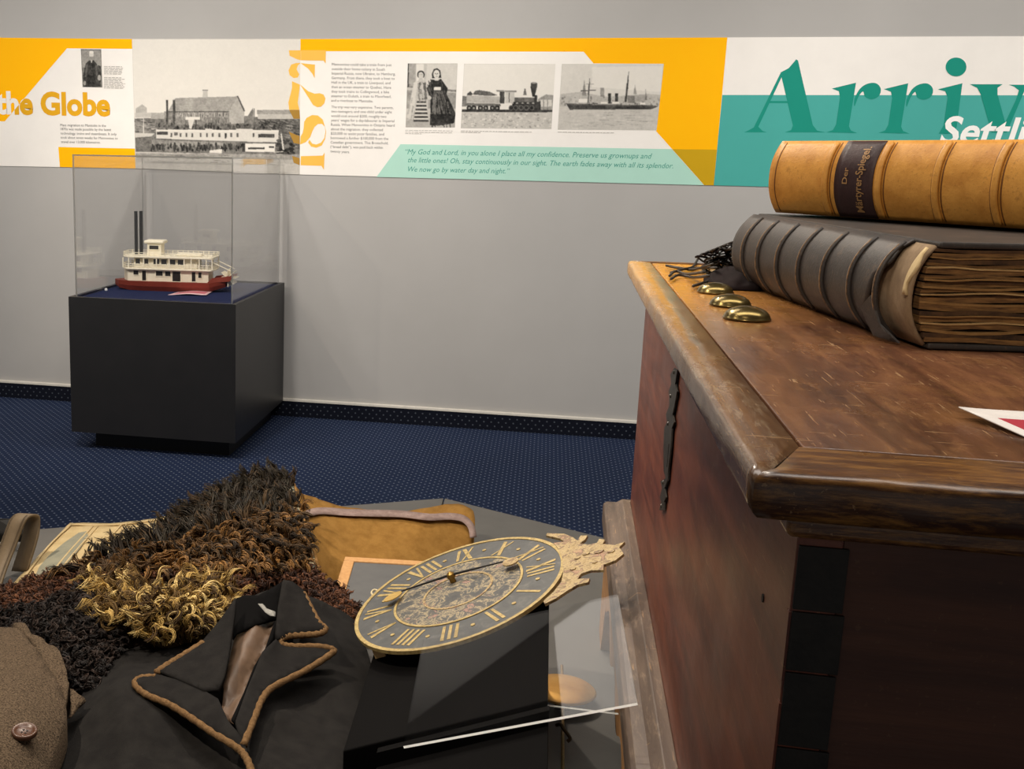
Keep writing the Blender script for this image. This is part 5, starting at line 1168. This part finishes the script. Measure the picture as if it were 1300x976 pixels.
for k, hh in zip(seq, hts):
    hgt = hh/tt*(zend-z) if False else hh/tt*(TB-.014); dpt = r9.uniform(.004, .0075)-(.0015 if k in (1, 3) else 0)
    lead = .012*(1-abs((z+hgt/2)/TB*2-1)**2)
    n_ = 14; vs = []; fs = []
    for i in range(n_+1):
        w_ = -lead+.004+(WB-.01+lead)*i/n_; wob = .0011*math.sin(i*1.3+z*900)+.0008*r9.uniform(-1, 1)
        vs += [dbp(dpt+r9.uniform(0, .0008), w_, z+wob), dbp(dpt, w_, z+hgt+wob), dbp(SL-.01, w_, z+hgt), dbp(SL-.01, w_, z)]
    for i in range(n_):
        for q_ in range(4): a = i*4; b = a+4; fs.append((a+q_, a+(q_+1) % 4, b+(q_+1) % 4, b+q_))
    fs += [(3, 2, 1, 0), tuple(n_*4+i for i in range(4))]
    mesh('page_gathering', vs, fs, PG[k], book1); z += hgt
# -- tan book on top, spine towards the viewer
B0 = Vector((.310, -3.880, LZ+TB+.0035)); B1 = Vector((.517, -4.158, LZ+TB+.0035)); e2u = (B1-B0).normalized(); e2w = Vector((-e2u.y, e2u.x, 0)); S2 = .40; T2 = .098; W2 = .25
def tbp(s, w_, z): return B0+e2u*s+e2w*w_+Vector((0, 0, z))
book2 = thing('tan_book', 'thick tan leather book with raised bands and dark spine label, lying on top', 'book', tbp(.2, .12, 0))
TL = leather('tan_leather', (182, 122, 48), (212, 152, 70), (132, 82, 34), .42)
P2 = lambda s, t_, b: tbp(s, -b, T2/2+T2/2*t_*.99)
for z_ in (.0004, T2-.0054): MB().prism([tbp(0, .002, z_), tbp(S2, .002, z_), tbp(S2, W2, z_), tbp(0, W2, z_)], None, (0, 0, .005)).build('cover_board', TL, book2, bevel=.002)
MB().prism([tbp(.006, .004, .0056), tbp(S2-.006, .004, .0056), tbp(S2-.006, W2-.006, .0056), tbp(.006, W2-.006, .0056)], None, (0, 0, T2-.0112)).build('page_block', M('page_cream', (176, 150, 106), (192, 166, 122), 50, .9, stretch=(1, 1, 40)), book2)
spine('spine_leather', 0, S2, -1, 1, .019, .001, TL, P2, book2, 50, 16, None, .003)
spn = Vector((-e2w.x, -e2w.y, 0)); sp0 = tbp(0, -.019, T2/2)
def s_at(px, py=232): return (on_plane(px, py, sp0, spn)-B0).dot(e2u)
BRN = M('tooling_brown', (92, 54, 22), (116, 72, 32), 120, .5)
for px in (1049, 1117, 1190, 1266, 1350):
    s = s_at(px); spine('raised_band', s-.0035, s+.0035, -.97, .97, .019, .0055, TL, P2, book2, 4, 16, None, .004)
    for d in (-.0062, .0062): spine('tooled_line', s+d-.0006, s+d+.0006, -.95, .95, .019, .0016, BRN, P2, book2, 1, 16, None, .0008)
spine('tooled_line', .010, .0112, -.95, .95, .019, .0016, BRN, P2, book2, 1, 16, None, .0008)
la, lb = s_at(1060), s_at(1109)
lab_ = spine('spine_label', la, lb, -.99, .99, .019, .0022, leather('maroon_label', (44, 26, 26), (58, 36, 34), (74, 48, 40)), P2, book2, 6, 16, None, .001)
lab_['label'] = 'dark maroon title label'
GTXT = M('gold_print', (150, 112, 70), (176, 136, 88), 200, .5, metal=.2)
for txt, s, t0, t1 in (('Der', la+(lb-la)*.36, -.12, .30), ('M\u00e4rtyrer-Spiegel.', la+(lb-la)*.74, -.84, .84)):
    vs, fs = glyph_mesh(txt, .012, 0, 3); x0 = min(v.x for v in vs); x1 = max(v.x for v in vs); hx = (t1-t0)/(x1-x0); sy = hx*T2/2*(1.25 if len(txt) > 4 else .8)
    V = [P2(s-v.y*sy, t0+(v.x-x0)*hx, .019*(1-abs(t0+(v.x-x0)*hx)**2.3)+.0036) for v in vs]
    mesh('title_lettering', V, fs, GTXT, lab_)
# -- red and white leaflet on the lid
RD = M('card_red', (178, 52, 66), (188, 62, 76), 30, .4); WH = M('card_white', (224, 218, 212), rough=.45)
A_ = at_z(1217, 516, LZ+.007); B_ = at_z(1300, 525, LZ+.004); D_ = at_z(1300, 553, LZ+.001)
leaflet('leaflet', [A_, A_+(B_-A_)*3, A_+(B_-A_)*3+(D_-A_)*1.4, A_+(D_-A_)*1.4], [WH, RD], ('white leaflet with red print lying on the chest lid', 'leaflet'), None, .002)
